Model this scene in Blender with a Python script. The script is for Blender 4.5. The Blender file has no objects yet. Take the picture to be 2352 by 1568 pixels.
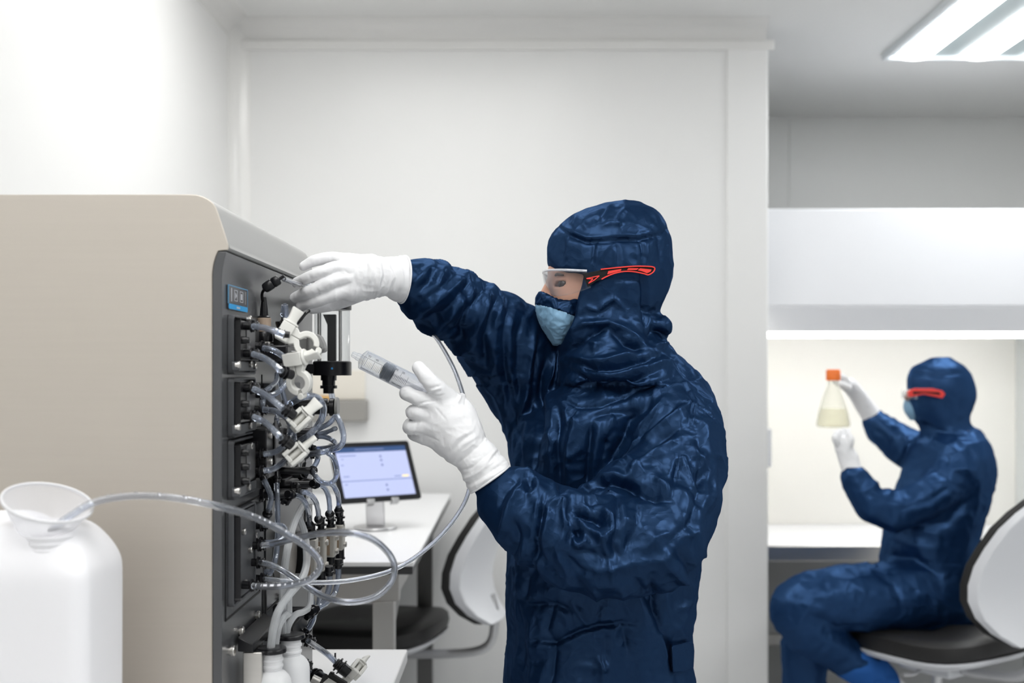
import bpy, math, random
import numpy as np
from mathutils import Vector, Matrix

random.seed(7)
SC = bpy.context.scene
COL = SC.collection

# ------------------------------------------------------------------ camera, world, exposure
F = 40 / 36 * 2352          # focal length in pixels of the 2352 x 1568 frame
CX, CY, EYE = 1190.0, 850.0, 1.43
cam_d = bpy.data.cameras.new('camera')
cam_d.lens = 40
cam_d.sensor_width = 36
cam_d.shift_x = -(CX - 1176) / 2352
cam_d.shift_y = (CY - 784) / 2352
cam_d.clip_start = 0.05
cam_d.dof.use_dof = True
cam_d.dof.focus_distance = 1.98
cam_d.dof.aperture_fstop = 3.2
cam = bpy.data.objects.new('camera', cam_d)
COL.objects.link(cam)
cam.location = (0, 0, EYE)
cam.rotation_euler = (math.radians(90), 0, 0)
SC.camera = cam

w = bpy.data.worlds.new('world')
SC.world = w
w.use_nodes = True
w.node_tree.nodes['Background'].inputs[0].default_value = (0.9, 0.95, 1, 1)
w.node_tree.nodes['Background'].inputs[1].default_value = 0.3
SC.view_settings.view_transform = 'Standard'
SC.view_settings.look = 'None'
SC.view_settings.gamma = 1
SC.view_settings.use_curve_mapping = False
SC.view_settings.exposure = 1.02
SC.cycles.max_bounces = 11
SC.cycles.diffuse_bounces = 4
SC.cycles.glossy_bounces = 4
SC.cycles.transmission_bounces = 9
SC.cycles.transparent_max_bounces = 24
SC.cycles.caustics_reflective = False
SC.cycles.caustics_refractive = False
SC.cycles.use_denoising = True
SC.cycles.use_adaptive_sampling = True
SC.cycles.adaptive_threshold = 0.02
LAMP = 4.6                  # strength of the ceiling lamps' tubes


def P(px, py, d):
    """the place that the photograph shows at (px, py), d metres into the room"""
    return Vector(((px - CX) * d / F, d, EYE + (CY - py) * d / F))


XP = -0.424                 # the black front panel of the machine lies in the plane x = XP


def PQ(px, py, off=0.0):
    """a place off metres proud of the machine's front panel"""
    x = XP + off
    d = x * F / (px - CX)
    return Vector((x, d, EYE + (CY - py) * d / F))


# ------------------------------------------------------------------ materials
def mat(name, color, rough=0.5, metal=0.0, **kw):
    m = bpy.data.materials.new(name)
    m.use_nodes = True
    nt = m.node_tree
    b = nt.nodes['Principled BSDF']
    b.inputs['Base Color'].default_value = (*color, 1)
    b.inputs['Roughness'].default_value = rough
    b.inputs['Metallic'].default_value = metal
    for k, v in kw.items():
        if k in ('bump', 'bscale', 'vary', 'vscale', 'stretch', 'bdist', 'alpha_mix'):
            continue
        b.inputs[k.replace('_', ' ')].default_value = v
    tc = nt.nodes.new('ShaderNodeTexCoord')
    mp = nt.nodes.new('ShaderNodeMapping')
    nt.links.new(tc.outputs['Object'], mp.inputs[0])
    mp.inputs['Scale'].default_value = kw.get('stretch', (1, 1, 1))
    if kw.get('vary'):
        n = nt.nodes.new('ShaderNodeTexNoise')
        n.inputs['Scale'].default_value = kw.get('vscale', 4)
        n.inputs['Detail'].default_value = 4
        nt.links.new(mp.outputs[0], n.inputs['Vector'])
        mx = nt.nodes.new('ShaderNodeMix')
        mx.data_type = 'RGBA'
        v = kw['vary']
        mx.inputs[6].default_value = (*[c * (1 - v) for c in color], 1)
        mx.inputs[7].default_value = (*[min(1, c * (1 + v)) for c in color], 1)
        nt.links.new(n.outputs['Fac'], mx.inputs[0])
        nt.links.new(mx.outputs[2], b.inputs['Base Color'])
    if kw.get('bump'):
        n = nt.nodes.new('ShaderNodeTexNoise')
        n.inputs['Scale'].default_value = kw.get('bscale', 40)
        n.inputs['Detail'].default_value = 5
        nt.links.new(mp.outputs[0], n.inputs['Vector'])
        bp = nt.nodes.new('ShaderNodeBump')
        bp.inputs['Strength'].default_value = kw['bump']
        bp.inputs['Distance'].default_value = kw.get('bdist', 0.004)
        nt.links.new(n.outputs['Fac'], bp.inputs['Height'])
        nt.links.new(bp.outputs[0], b.inputs['Normal'])
    return m


def emit(name, color, strength, base=1.0):
    m = bpy.data.materials.new(name)
    m.use_nodes = True
    b = m.node_tree.nodes['Principled BSDF']
    b.inputs['Base Color'].default_value = (*[c * base for c in color], 1)
    b.inputs['Emission Color'].default_value = (*color, 1)
    b.inputs['Emission Strength'].default_value = strength
    return m


def clear(name, tint, body, face=0.18, edge=0.75, rough=0.08, spec=0.5, blend=0.35):
    """see-through plastic: clear where you look straight in, cloudy and shiny towards the rim"""
    m = bpy.data.materials.new(name)
    m.use_nodes = True
    nt = m.node_tree
    b = nt.nodes['Principled BSDF']
    b.inputs['Base Color'].default_value = (*body, 1)
    b.inputs['Roughness'].default_value = rough
    b.inputs['Specular IOR Level'].default_value = spec
    t = nt.nodes.new('ShaderNodeBsdfTransparent')
    t.inputs[0].default_value = (*tint, 1)
    lw = nt.nodes.new('ShaderNodeLayerWeight')
    lw.inputs[0].default_value = blend
    mr = nt.nodes.new('ShaderNodeMapRange')
    mr.inputs['To Min'].default_value = face
    mr.inputs['To Max'].default_value = edge
    nt.links.new(lw.outputs['Facing'], mr.inputs['Value'])
    mx = nt.nodes.new('ShaderNodeMixShader')
    nt.links.new(mr.outputs[0], mx.inputs[0])
    nt.links.new(t.outputs[0], mx.inputs[1])
    nt.links.new(b.outputs[0], mx.inputs[2])
    nt.links.new(mx.outputs[0], nt.nodes['Material Output'].inputs[0])
    return m


MT = {}
MT['wall'] = mat('wall_paint', (0.80, 0.80, 0.793), 0.32, vary=0.015, vscale=1.5, Specular_IOR_Level=0.35)
MT['wall_rear'] = mat('rear_wall_paint', (0.74, 0.745, 0.73), 0.4, vary=0.015, vscale=1.5)
MT['trim'] = mat('cove_plastic', (0.80, 0.795, 0.78), 0.22)
MT['ceiling'] = mat('ceiling_paint', (0.78, 0.78, 0.77), 0.5, vary=0.01)
MT['floor'] = mat('grey_vinyl', (0.52, 0.53, 0.54), 0.3, vary=0.05, vscale=8)
MT['tube_lamp'] = emit('lamp_tube', (1.0, 0.992, 0.975), LAMP)
MT['tube_lamp_cool'] = emit('cool_lamp_tube', (0.98, 0.995, 1.0), LAMP * 1.6)
MT['lamp_frame'] = mat('lamp_frame', (0.78, 0.82, 0.84), 0.3)
MT['lamp_reflector'] = mat('lamp_reflector', (0.36, 0.42, 0.43), 0.35)
MT['hood_lamp'] = emit('hood_lamp', (1.0, 0.98, 0.93), 8.5)
MT['beige'] = mat('brushed_beige_metal', (0.53, 0.485, 0.43), 0.38, 0.35, vary=0.03, vscale=5, stretch=(1, 1, 30), bump=0.03, bscale=60)
MT['silver'] = mat('silver_cover', (0.36, 0.36, 0.355), 0.42, 0.15, vary=0.02, vscale=3)
MT['charcoal'] = mat('charcoal_panel', (0.075, 0.077, 0.082), 0.26, 0.0, vary=0.06, vscale=3, bump=0.02, bscale=300)
MT['charcoal_edge'] = mat('charcoal_edge', (0.07, 0.073, 0.08), 0.5)
MT['plate'] = mat('grey_plate', (0.105, 0.105, 0.11), 0.35)
MT['black'] = mat('black_plastic', (0.007, 0.007, 0.009), 0.28, Specular_IOR_Level=0.4, bump=0.03, bscale=200)
MT['black_matte'] = mat('black_matte', (0.006, 0.006, 0.0065), 0.5, Specular_IOR_Level=0.25, bump=0.05, bscale=150)
MT['dark_lever'] = mat('grey_lever', (0.22, 0.22, 0.215), 0.4)
MT['steel'] = mat('steel', (0.62, 0.60, 0.57), 0.28, 1.0, vary=0.05, vscale=6, stretch=(1, 1, 20))
MT['valve_metal'] = mat('valve_metal', (0.50, 0.48, 0.44), 0.38, 0.7, vary=0.05, vscale=30)
MT['brass'] = mat('valve_bronze', (0.36, 0.27, 0.19), 0.4, 0.5)
MT['peek'] = mat('beige_resin', (0.55, 0.42, 0.32), 0.45, vary=0.03, vscale=60)
MT['white_plastic'] = mat('white_nylon', (0.74, 0.735, 0.70), 0.42, vary=0.02, vscale=40, Subsurface_Weight=0.08, Subsurface_Radius=(0.01, 0.01, 0.01))
def glassy(name, color, ior=1.38, rough=0.02, trans=0.9):
    m = bpy.data.materials.new(name)
    m.use_nodes = True
    b = m.node_tree.nodes['Principled BSDF']
    b.inputs['Base Color'].default_value = (*color, 1)
    b.inputs['Roughness'].default_value = rough
    b.inputs['IOR'].default_value = ior
    b.inputs['Transmission Weight'].default_value = trans
    return m


MT['tube'] = glassy('clear_tube', (0.75, 0.82, 0.96), 1.40, 0.03, 0.84)  # blue reflected from the suit is put into this base tint
MT['tube_long'] = glassy('clear_hose', (0.88, 0.91, 0.97), 1.38, 0.03, 0.93)
MT['milky'] = clear('silicone_tube', (0.95, 0.955, 0.96), (0.74, 0.76, 0.78), 0.35, 0.8, 0.3, 0.5)
MT['hdpe'] = clear('milky_bottle', (0.97, 0.972, 0.975), (0.93, 0.935, 0.95), 0.78, 0.93, 0.35, 0.5)
MT['liquid'] = clear('bottle_liquid', (0.72, 0.78, 0.84), (0.50, 0.56, 0.62), 0.35, 0.5, 0.2, 0.3)
MT['carboy'] = mat('white_carboy', (0.88, 0.875, 0.90), 0.42, Subsurface_Weight=0.25, Subsurface_Radius=(0.03, 0.03, 0.03), vary=0.01)
MT['funnel'] = clear('funnel_plastic', (0.97, 0.97, 0.98), (0.84, 0.84, 0.87), 0.5, 0.9, 0.3, 0.5)
MT['funnel_rim'] = clear('funnel_rim', (0.97, 0.97, 0.98), (0.86, 0.86, 0.88), 0.75, 0.95, 0.3, 0.5)
MT['rim'] = clear('lens_rim_glint', (0.95, 0.955, 0.97), (0.85, 0.87, 0.93), 0.45, 0.9, 0.1, 1.0)  # whitened: the highlight along the lens's top edge is put into this colour
MT['glass'] = clear('clear_glass', (0.96, 0.97, 0.975), (0.75, 0.78, 0.80), 0.03, 0.7, 0.03, 1.0, 0.25)
MT['lens'] = clear('clear_lens', (0.965, 0.968, 0.975), (0.34, 0.36, 0.40), 0.02, 0.7, 0.03, 1.0, 0.25)
MT['syringe'] = clear('syringe_barrel', (0.985, 0.988, 0.99), (0.55, 0.60, 0.70), 0.03, 0.8, 0.05, 0.9, 0.3)
MT['plunger'] = clear('plunger_rod', (0.985, 0.985, 0.99), (0.86, 0.86, 0.89), 0.25, 0.6, 0.2, 0.5)
MT['rubber'] = mat('grey_rubber', (0.035, 0.045, 0.06), 0.4)
MT['ink'] = mat('black_ink', (0.03, 0.03, 0.04), 0.6)
MT['amber_ink'] = mat('scale_ink', (0.42, 0.38, 0.30), 0.6)
MT['mark'] = mat('white_print', (0.85, 0.86, 0.92), 0.5)
MT['bench'] = mat('white_laminate', (0.80, 0.80, 0.81), 0.3, vary=0.01)
MT['bench_edge'] = mat('dark_edge', (0.03, 0.031, 0.033), 0.45)
MT['steel_grey'] = mat('grey_steel', (0.42, 0.41, 0.395), 0.35, 0.8, vary=0.05, vscale=8)
MT['dark_steel'] = mat('dark_leg', (0.13, 0.128, 0.125), 0.4, 0.3)
MT['grey_box'] = mat('grey_box', (0.30, 0.29, 0.27), 0.5, vary=0.03)
MT['cream'] = mat('cream_label', (0.80, 0.76, 0.68), 0.5)
MT['orange'] = mat('orange_cap', (0.90, 0.19, 0.02), 0.4, vary=0.03)
MT['amber'] = mat('amber_spot', (0.65, 0.38, 0.12), 0.5)
MT['chair_black'] = mat('black_cushion', (0.012, 0.0115, 0.0115), 0.5, bump=0.1, bscale=120)
MT['chair_white'] = mat('white_shell', (0.72, 0.73, 0.76), 0.33, vary=0.01)
MT['aluminium'] = mat('aluminium', (0.60, 0.60, 0.61), 0.3, 0.9, vary=0.03)
MT['skin'] = mat('skin', (0.60, 0.33, 0.235), 0.45, vary=0.10, vscale=60, Subsurface_Weight=0.15, Subsurface_Radius=(0.012, 0.005, 0.003), bump=0.1, bscale=250, bdist=0.001)
MT['eye'] = mat('eye', (0.025, 0.014, 0.010), 0.15)
MT['brow'] = mat('eyebrow_hair', (0.07, 0.045, 0.03), 0.7)
MT['mask'] = mat('blue_mask', (0.20, 0.37, 0.54), 0.6, vary=0.06, vscale=30, bump=0.5, bscale=45)
MT['red'] = mat('red_rubber', (0.80, 0.045, 0.035), 0.42)
MT['shoe'] = mat('white_boot', (0.78, 0.78, 0.8), 0.5)
MT['flask'] = clear('flask_glass', (0.99, 0.99, 0.96), (0.88, 0.87, 0.78), 0.10, 0.65, 0.1, 0.6)
MT['media'] = clear('pale_media', (0.995, 0.985, 0.92), (0.93, 0.91, 0.78), 0.2, 0.4, 0.2, 0.3)
MT['hood_white'] = mat('hood_white', (0.82, 0.83, 0.86), 0.35)
MT['hood_inner'] = mat('hood_inner', (0.86, 0.85, 0.81), 0.4)
MT['hood_grey'] = mat('hood_grey', (0.36, 0.36, 0.355), 0.5, vary=0.03)
MT['ui_navy'] = emit('screen_navy', (0.01, 0.06, 0.20), 0.42, 0.2)
MT['ui_white'] = emit('screen_white', (0.55, 0.61, 0.93), 0.46, 0.1)
MT['ui_line'] = emit('screen_line', (0.25, 0.32, 0.60), 0.42, 0.1)
MT['ui_grey'] = emit('screen_grey', (0.22, 0.27, 0.52), 0.42, 0.1)
MT['ui_amber'] = emit('screen_amber', (0.80, 0.62, 0.30), 0.3)
MT['led_blue'] = emit('blue_led', (0.02, 0.15, 0.35), 0.15)
MT['cyan'] = mat('cyan_band', (0.0, 0.33, 0.73), 0.4)
MT['cyan_edge'] = mat('blue_outline', (0.10, 0.30, 0.50), 0.4)
MT['display'] = mat('dark_display', (0.045, 0.045, 0.05), 0.2)
MT['icon'] = mat('pale_icon', (0.55, 0.56, 0.60), 0.5)
MT['dimtext'] = mat('grey_lettering', (0.30, 0.30, 0.32), 0.5)


def cloth(name, color, rough=0.4, s1=22, s2=75, strength=0.35, gloss=(0.0130, 0.0265, 0.056)):
    """satin clean-room fabric with fine crumples"""
    m = bpy.data.materials.new(name)
    m.use_nodes = True
    nt = m.node_tree
    b = nt.nodes['Principled BSDF']
    b.inputs['Base Color'].default_value = (*color, 1)
    b.inputs['Roughness'].default_value = rough
    b.inputs['Specular IOR Level'].default_value = 0.0
    b.inputs['Specular Tint'].default_value = (0.45, 0.68, 1.0, 1)
    b.inputs['Sheen Weight'].default_value = 0.05
    b.inputs['Sheen Roughness'].default_value = 0.4
    b.inputs['Sheen Tint'].default_value = (0.25, 0.45, 0.9, 1)
    tc = nt.nodes.new('ShaderNodeTexCoord')
    prev = None
    warp = nt.nodes.new('ShaderNodeTexNoise')
    warp.inputs['Scale'].default_value = s1 * .6
    warp.inputs['Detail'].default_value = 2
    nt.links.new(tc.outputs['Object'], warp.inputs['Vector'])
    add = nt.nodes.new('ShaderNodeVectorMath')
    add.operation = 'MULTIPLY_ADD'
    add.inputs[1].default_value = (.05, .05, .05)
    nt.links.new(warp.outputs['Color'], add.inputs[0])
    nt.links.new(tc.outputs['Object'], add.inputs[2])
    for kind, sc_, st, dist in (('v', s1, strength, 0.010), ('v', s1 * 2.3, strength * .8, 0.005), ('n', s2, strength * 0.5, 0.002)):
        if kind == 'v':
            n = nt.nodes.new('ShaderNodeTexVoronoi')
            n.feature = 'F1'
            n.inputs['Scale'].default_value = sc_
        else:
            n = nt.nodes.new('ShaderNodeTexNoise')
            n.inputs['Scale'].default_value = sc_
            n.inputs['Detail'].default_value = 3
            n.inputs['Distortion'].default_value = 0.6
        nt.links.new(add.outputs[0], n.inputs['Vector'])
        bp = nt.nodes.new('ShaderNodeBump')
        bp.inputs['Strength'].default_value = st
        bp.inputs['Distance'].default_value = dist
        nt.links.new(n.outputs[0], bp.inputs['Height'])
        if prev:
            nt.links.new(prev.outputs[0], bp.inputs['Normal'])
        prev = bp
    nt.links.new(prev.outputs[0], b.inputs['Normal'])
    g = nt.nodes.new('ShaderNodeBsdfGlossy')
    g.inputs['Color'].default_value = (*gloss, 1)
    g.inputs['Roughness'].default_value = rough
    nt.links.new(prev.outputs[0], g.inputs['Normal'])
    ad = nt.nodes.new('ShaderNodeAddShader')
    nt.links.new(b.outputs[0], ad.inputs[0])
    nt.links.new(g.outputs[0], ad.inputs[1])
    nt.links.new(ad.outputs[0], nt.nodes['Material Output'].inputs[0])
    return m


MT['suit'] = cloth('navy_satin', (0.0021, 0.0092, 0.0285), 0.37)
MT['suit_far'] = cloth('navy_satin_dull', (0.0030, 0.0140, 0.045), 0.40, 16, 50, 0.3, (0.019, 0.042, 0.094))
MT['suit_bright'] = cloth('blue_lining', (0.020, 0.095, 0.33), 0.5, 16, 50, 0.2)
MT['glove'] = mat('white_latex', (0.80, 0.80, 0.815), 0.42, bump=0.25, bscale=70, bdist=0.002, Subsurface_Weight=0.12, Subsurface_Radius=(0.01, 0.01, 0.01), Specular_IOR_Level=0.35)


# ------------------------------------------------------------------ mesh builder
def frame(z):
    z = Vector(z).normalized()
    a = Vector((0, 0, 1)) if abs(z.z) < 0.9 else Vector((0, 1, 0))
    x = a.cross(z).normalized()
    return x, z.cross(x), z


def smooth_path(pts, n=6):
    """Catmull-Rom through the points"""
    p = [np.array(q, float) for q in pts]
    if len(p) < 3:
        return [Vector(q) for q in p]
    p = [2 * p[0] - p[1]] + p + [2 * p[-1] - p[-2]]
    out = []
    for i in range(1, len(p) - 2):
        for k in range(n):
            t = k / n
            out.append(0.5 * (2 * p[i] + (p[i + 1] - p[i - 1]) * t + (2 * p[i - 1] - 5 * p[i] + 4 * p[i + 1] - p[i + 2]) * t * t
                              + (-p[i - 1] + 3 * p[i] - 3 * p[i + 1] + p[i + 2]) * t ** 3))
    out.append(p[-2])
    return [Vector(q) for q in out]


class MB:
    def __init__(self):
        self.v, self.f = [], []

    def add(self, vs, fs):
        o = len(self.v)
        self.v += [tuple(q) for q in vs]
        self.f += [tuple(i + o for i in f) for f in fs]
        return self

    def box(self, lo, hi):
        (a, b, c), (d, e, g) = lo, hi
        a, d = min(a, d), max(a, d)
        b, e = min(b, e), max(b, e)
        c, g = min(c, g), max(c, g)
        vs = [(a, b, c), (d, b, c), (d, e, c), (a, e, c), (a, b, g), (d, b, g), (d, e, g), (a, e, g)]
        return self.add(vs, [(0, 3, 2, 1), (4, 5, 6, 7), (0, 1, 5, 4), (1, 2, 6, 5), (2, 3, 7, 6), (3, 0, 4, 7)])

    def loops(self, rings, cap=True, closed=False):
        n = len(rings[0])
        vs = [q for r in rings for q in r]
        fs = []
        m = len(rings)
        for i in range(m if closed else m - 1):
            j = (i + 1) % m
            for k in range(n):
                l = (k + 1) % n
                fs.append((i * n + k, i * n + l, j * n + l, j * n + k))
        if cap and not closed:
            fs.append(tuple(reversed(range(n))))
            fs.append(tuple((m - 1) * n + k for k in range(n)))
        return self.add(vs, fs)

    def tube(self, pts, r, n=10, sm=6, cap=True, bore=0.0):
        path = smooth_path(pts, sm) if sm else [Vector(q) for q in pts]
        rr = r if hasattr(r, '__len__') else None
        rings = []
        x = None
        for i, q in enumerate(path):
            t = (path[min(i + 1, len(path) - 1)] - path[max(i - 1, 0)]).normalized()
            if x is None:
                x, y, _ = frame(t)
            else:
                x = (x - t * x.dot(t)).normalized()
                y = t.cross(x)
            if rr:
                u = i / (len(path) - 1) * (len(rr) - 1)
                k = min(int(u), len(rr) - 2)
                rad = rr[k] + (rr[k + 1] - rr[k]) * (u - k)
            else:
                rad = r
            rings.append([q + (x * math.cos(a) + y * math.sin(a)) * rad for a in [2 * math.pi * k / n for k in range(n)]])
        if bore:
            inn = [[c_ + (q - c_) * bore for q in g] for g, c_ in zip(rings, path)]
            return self.loops(rings + inn[::-1], closed=True)
        return self.loops(rings, cap)

    def lathe(self, prof, o=(0, 0, 0), axis=(0, 0, 1), n=24, cap=True):
        """prof: (radius, distance along axis)"""
        x, y, z = frame(axis)
        o = Vector(o)
        rings = [[o + z * h + (x * math.cos(a) + y * math.sin(a)) * max(r, 1e-5) for a in [2 * math.pi * k / n for k in range(n)]] for r, h in prof]
        return self.loops(rings, cap)

    def prism(self, poly, d0, d1):
        """polygon of 3D points moved by vectors d0 and d1"""
        d0, d1 = Vector(d0), Vector(d1)
        return self.loops([[Vector(q) + d0 for q in poly], [Vector(q) + d1 for q in poly]])

    def ribbon(self, pts, width, d, n):
        """flat band along pts (in the plane across n), thickness d along n"""
        n = Vector(n).normalized()
        pts = [Vector(q) for q in pts]
        L, R = [], []
        for i, q in enumerate(pts):
            t = (pts[min(i + 1, len(pts) - 1)] - pts[max(i - 1, 0)]).normalized()
            s = n.cross(t).normalized() * width / 2
            L.append(q + s)
            R.append(q - s)
        rings = [[L[i], R[i], R[i] + n * d, L[i] + n * d] for i in range(len(pts))]
        return self.loops(rings)

    def build(self, name, m, parent=None, bevel=0.0, seg=2, smooth=True, subsurf=0, solid=0.0, local=False, angle=35):
        me = bpy.data.meshes.new(name)
        org = Vector((0, 0, 0)) if (local or parent is None) else world_of(parent)
        vs = [(a - org.x, b - org.y, c - org.z) for a, b, c in self.v]
        me.from_pydata(vs, [], self.f)
        me.update()
        fix_normals(me)
        return finish(name, me, m, parent, bevel, seg, smooth, subsurf, solid, angle)


def fix_normals(me):
    import bmesh
    bm = bmesh.new()
    bm.from_mesh(me)
    bmesh.ops.remove_doubles(bm, verts=bm.verts, dist=1e-6)
    bmesh.ops.recalc_face_normals(bm, faces=bm.faces)
    bm.to_mesh(me)
    bm.free()


def finish(name, me, m, parent=None, bevel=0.0, seg=2, smooth=True, subsurf=0, solid=0.0, angle=35):
    if m is not None:
        me.materials.append(m)
    o = bpy.data.objects.new(name, me)
    COL.objects.link(o)
    if parent is not None:
        o.parent = parent
    if smooth:
        me.shade_smooth()
        if not subsurf:
            me.set_sharp_from_angle(angle=math.radians(angle))
    if solid:
        s = o.modifiers.new('solid', 'SOLIDIFY')
        s.thickness = solid
        s.offset = 0
    if bevel:
        bv = o.modifiers.new('bevel', 'BEVEL')
        bv.width = bevel
        bv.segments = seg
        bv.limit_method = 'ANGLE'
        bv.angle_limit = math.radians(40)
    if subsurf:
        ss = o.modifiers.new('sub', 'SUBSURF')
        ss.levels = ss.render_levels = subsurf
    return o


def world_of(o):
    p = Vector((0, 0, 0))
    while o is not None:
        p += o.location
        o = o.parent
    return p


def tag(o, label=None, cat=None, group=None, kind=None):
    if label:
        o['label'] = label
    if cat:
        o['category'] = cat
    if group:
        o['group'] = group
    if kind:
        o['kind'] = kind
    return o


def root(name, loc, label, cat, group=None, rz=0.0):
    o = bpy.data.objects.new(name, None)
    COL.objects.link(o)
    o.location = loc
    o.rotation_euler = (0, 0, rz)
    o.empty_display_size = 0.05
    return tag(o, label, cat, group)


def copy_tree(o, parent=None):
    c = o.copy()
    COL.objects.link(c)
    c.parent = parent
    for ch in list(o.children):
        copy_tree(ch, c)
    return c


def struct(name, mb, m, bevel=0.0):
    return tag(mb.build(name, m, bevel=bevel), kind='structure')


def center_origin(o):
    """put a single-mesh thing's origin at its lowest middle point"""
    me = o.data
    co = np.empty(len(me.vertices) * 3)
    me.vertices.foreach_get('co', co)
    co = co.reshape(-1, 3)
    c = np.array([(co[:, 0].min() + co[:, 0].max()) / 2, (co[:, 1].min() + co[:, 1].max()) / 2, co[:, 2].min()])
    me.vertices.foreach_set('co', (co - c).ravel())
    me.update()
    o.location = Vector(o.location) + Vector(c)
    return o


def lettering(name, text, m, parent, o, right, up, size):
    cu = bpy.data.curves.new(name, 'FONT')
    cu.body = text
    cu.size = size
    cu.extrude = 0.0001
    cu.align_x = 'CENTER'
    cu.align_y = 'CENTER'
    cu.materials.append(m)
    tmp = bpy.data.objects.new(name, cu)
    COL.objects.link(tmp)
    bpy.context.view_layer.update()
    me = bpy.data.meshes.new_from_object(tmp.evaluated_get(bpy.context.evaluated_depsgraph_get()))
    bpy.data.objects.remove(tmp)
    t = bpy.data.objects.new(name, me)
    COL.objects.link(t)
    r = Vector(right).normalized()
    u = Vector(up)
    u = (u - r * u.dot(r)).normalized()
    M = Matrix((r, u, r.cross(u))).transposed().to_4x4()
    M.translation = Vector(o) - world_of(parent)
    t.parent = parent
    t.matrix_local = M
    return t

# ------------------------------------------------------------------ the room
XL, YB, ZC = -1.14, 4.54, 2.82
XE, XR, YR, YF = 0.99, 3.3, 6.26, -2.6
struct('floor', MB().box((XL - .1, YF - .1, -0.1), (XR + .1, YR + .1, 0)), MT['floor'])
struct('ceiling', MB().box((XL - .1, YF - .1, ZC), (XR + .1, YR + .1, ZC + .1)), MT['ceiling'])
struct('wall_left', MB().box((XL - .1, YF - .1, 0), (XL, YR, ZC)), MT['wall'])
struct('wall_back', MB().box((XL, YB, 0), (XE, YB + .10, ZC)), MT['wall'])
struct('wall_rear', MB().box((XL - .1, YR, 0), (XR + .1, YR + .1, ZC)), MT['wall_rear'])
struct('wall_right', MB().box((XR, YF - .1, 0), (XR + .1, YR, ZC)), MT['wall'])
struct('wall_front', MB().box((XL, YF - .1, 0), (XR, YF, ZC)), MT['wall'])
# coves: quarter-round plastic strips in the corners
def cove(r=0.075, n=8):
    return [(r - r * math.sin(a), r - r * math.cos(a)) for a in [math.pi / 2 * k / n for k in range(n + 1)]]
c = cove()
mb = MB()
prof = [(0, 0)] + [(u, v) for u, v in c]
mb.prism([(XL + u, YB - v, 0) for u, v in prof], (0, 0, 0), (0, 0, ZC))
struct('trim_1', mb, MT['trim'])
mb = MB()
prof = [(0, 0), (0.004, 0.085), (0.0, 0.085)]
mb.prism([(XL, YB - v, ZC - u) for u, v in [(0, 0)] + c], (0, 0, 0), (XE - XL, 0, 0))
struct('trim_2', mb, MT['trim'])
mb = MB()
mb.prism([(XL + v, 0, ZC - u) for u, v in [(0, 0)] + c], (0, YF, 0), (0, YB, 0))
struct('trim_3', mb, MT['trim'])
mb = MB()
mb.box((XL, YB - .012, ZC - .115), (XE + .03, YB, ZC - .075))
struct('trim_4', mb, MT['trim'], 0.004)
mb = MB()
mb.box((P(1668, 0, YB).x, YB - .010, 0), (XE + .006, YB + .11, ZC - .11))
struct('trim_5', mb, MT['wall'], 0.006)
mb = MB()
mb.box((P(1150, 0, YB).x, YB - .0015, 0), (P(1156, 0, YB).x, YB + .01, ZC - .11))
struct('trim_6', mb, MT['wall'])
mb = MB()
mb.box((P(1812, 0, YR).x, YR - .004, 0), (P(1822, 0, YR).x, YR + .01, ZC))
struct('trim_7', mb, MT['wall_rear'])
mb = MB()
mb.box((XL, YB - .012, 0), (XE, YB, .1))
struct('baseboard_back', mb, MT['trim'], 0.004)


# ------------------------------------------------------------------ ceiling lamps (tube fittings set under the ceiling)
def ceiling_lamp(x0, y0, x1, y1, label, tubes, m='tube_lamp'):
    t = root('ceiling_light', ((x0 + x1) / 2, (y0 + y1) / 2, ZC), label, 'light')
    fr = MB()
    e = 0.02
    fr.box((x0 - e, y0 - e, ZC - .028), (x0, y1 + e, ZC)).box((x1, y0 - e, ZC - .028), (x1 + e, y1 + e, ZC))
    fr.box((x0, y0 - e, ZC - .028), (x1, y0, ZC)).box((x0, y1, ZC - .028), (x1, y1 + e, ZC))
    fr.build('frame', MT['lamp_frame'], t, 0.003)
    MB().box((x0, y0, ZC - .012), (x1, y1, ZC - .002)).build('reflector', MT['lamp_reflector'], t)
    for a, b in tubes:
        q = MB()
        n = 8
        ring = lambda y: [((a + b) / 2 + (b - a) / 2 * math.cos(k * math.pi / n), y, ZC - .012 - .022 * math.sin(k * math.pi / n)) for k in range(n + 1)]
        q.loops([ring(y0 + .01), ring(y1 - .01)])
        q.build('lamp_tube', MT[m], t)
    return t


tb = [(1.655, 1.805), (1.935, 2.085), (2.215, 2.365)]
ceiling_lamp(1.62, 3.72, 2.40, 4.99, 'tube ceiling light over the seated worker by the lit hood', tb, 'tube_lamp_cool')
L1 = [(x, x + .15) for x in (-.78, -.50, -.22, .06)]
ceiling_lamp(-.82, 2.5, .25, 3.75, 'tube ceiling light above the bench with the tablet', L1)
ceiling_lamp(-.82, 0.3, .25, 1.55, 'unseen tube ceiling light added above the grey machine', L1)  # out-of-view fitting, added for light around the machine
ceiling_lamp(-.82, -1.8, .25, -.55, 'unseen tube ceiling light added behind the camera on the machine side', L1)  # out-of-view fitting, added to light the room from behind
L2 = [(x, x + .15) for x in (1.3, 1.58, 1.86, 2.14)]
ceiling_lamp(1.26, .2, 2.33, 1.45, 'unseen tube ceiling light added in the open right half of the room', L2, 'tube_lamp_cool')  # out-of-view fitting, added to light the hood front and right side

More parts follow.
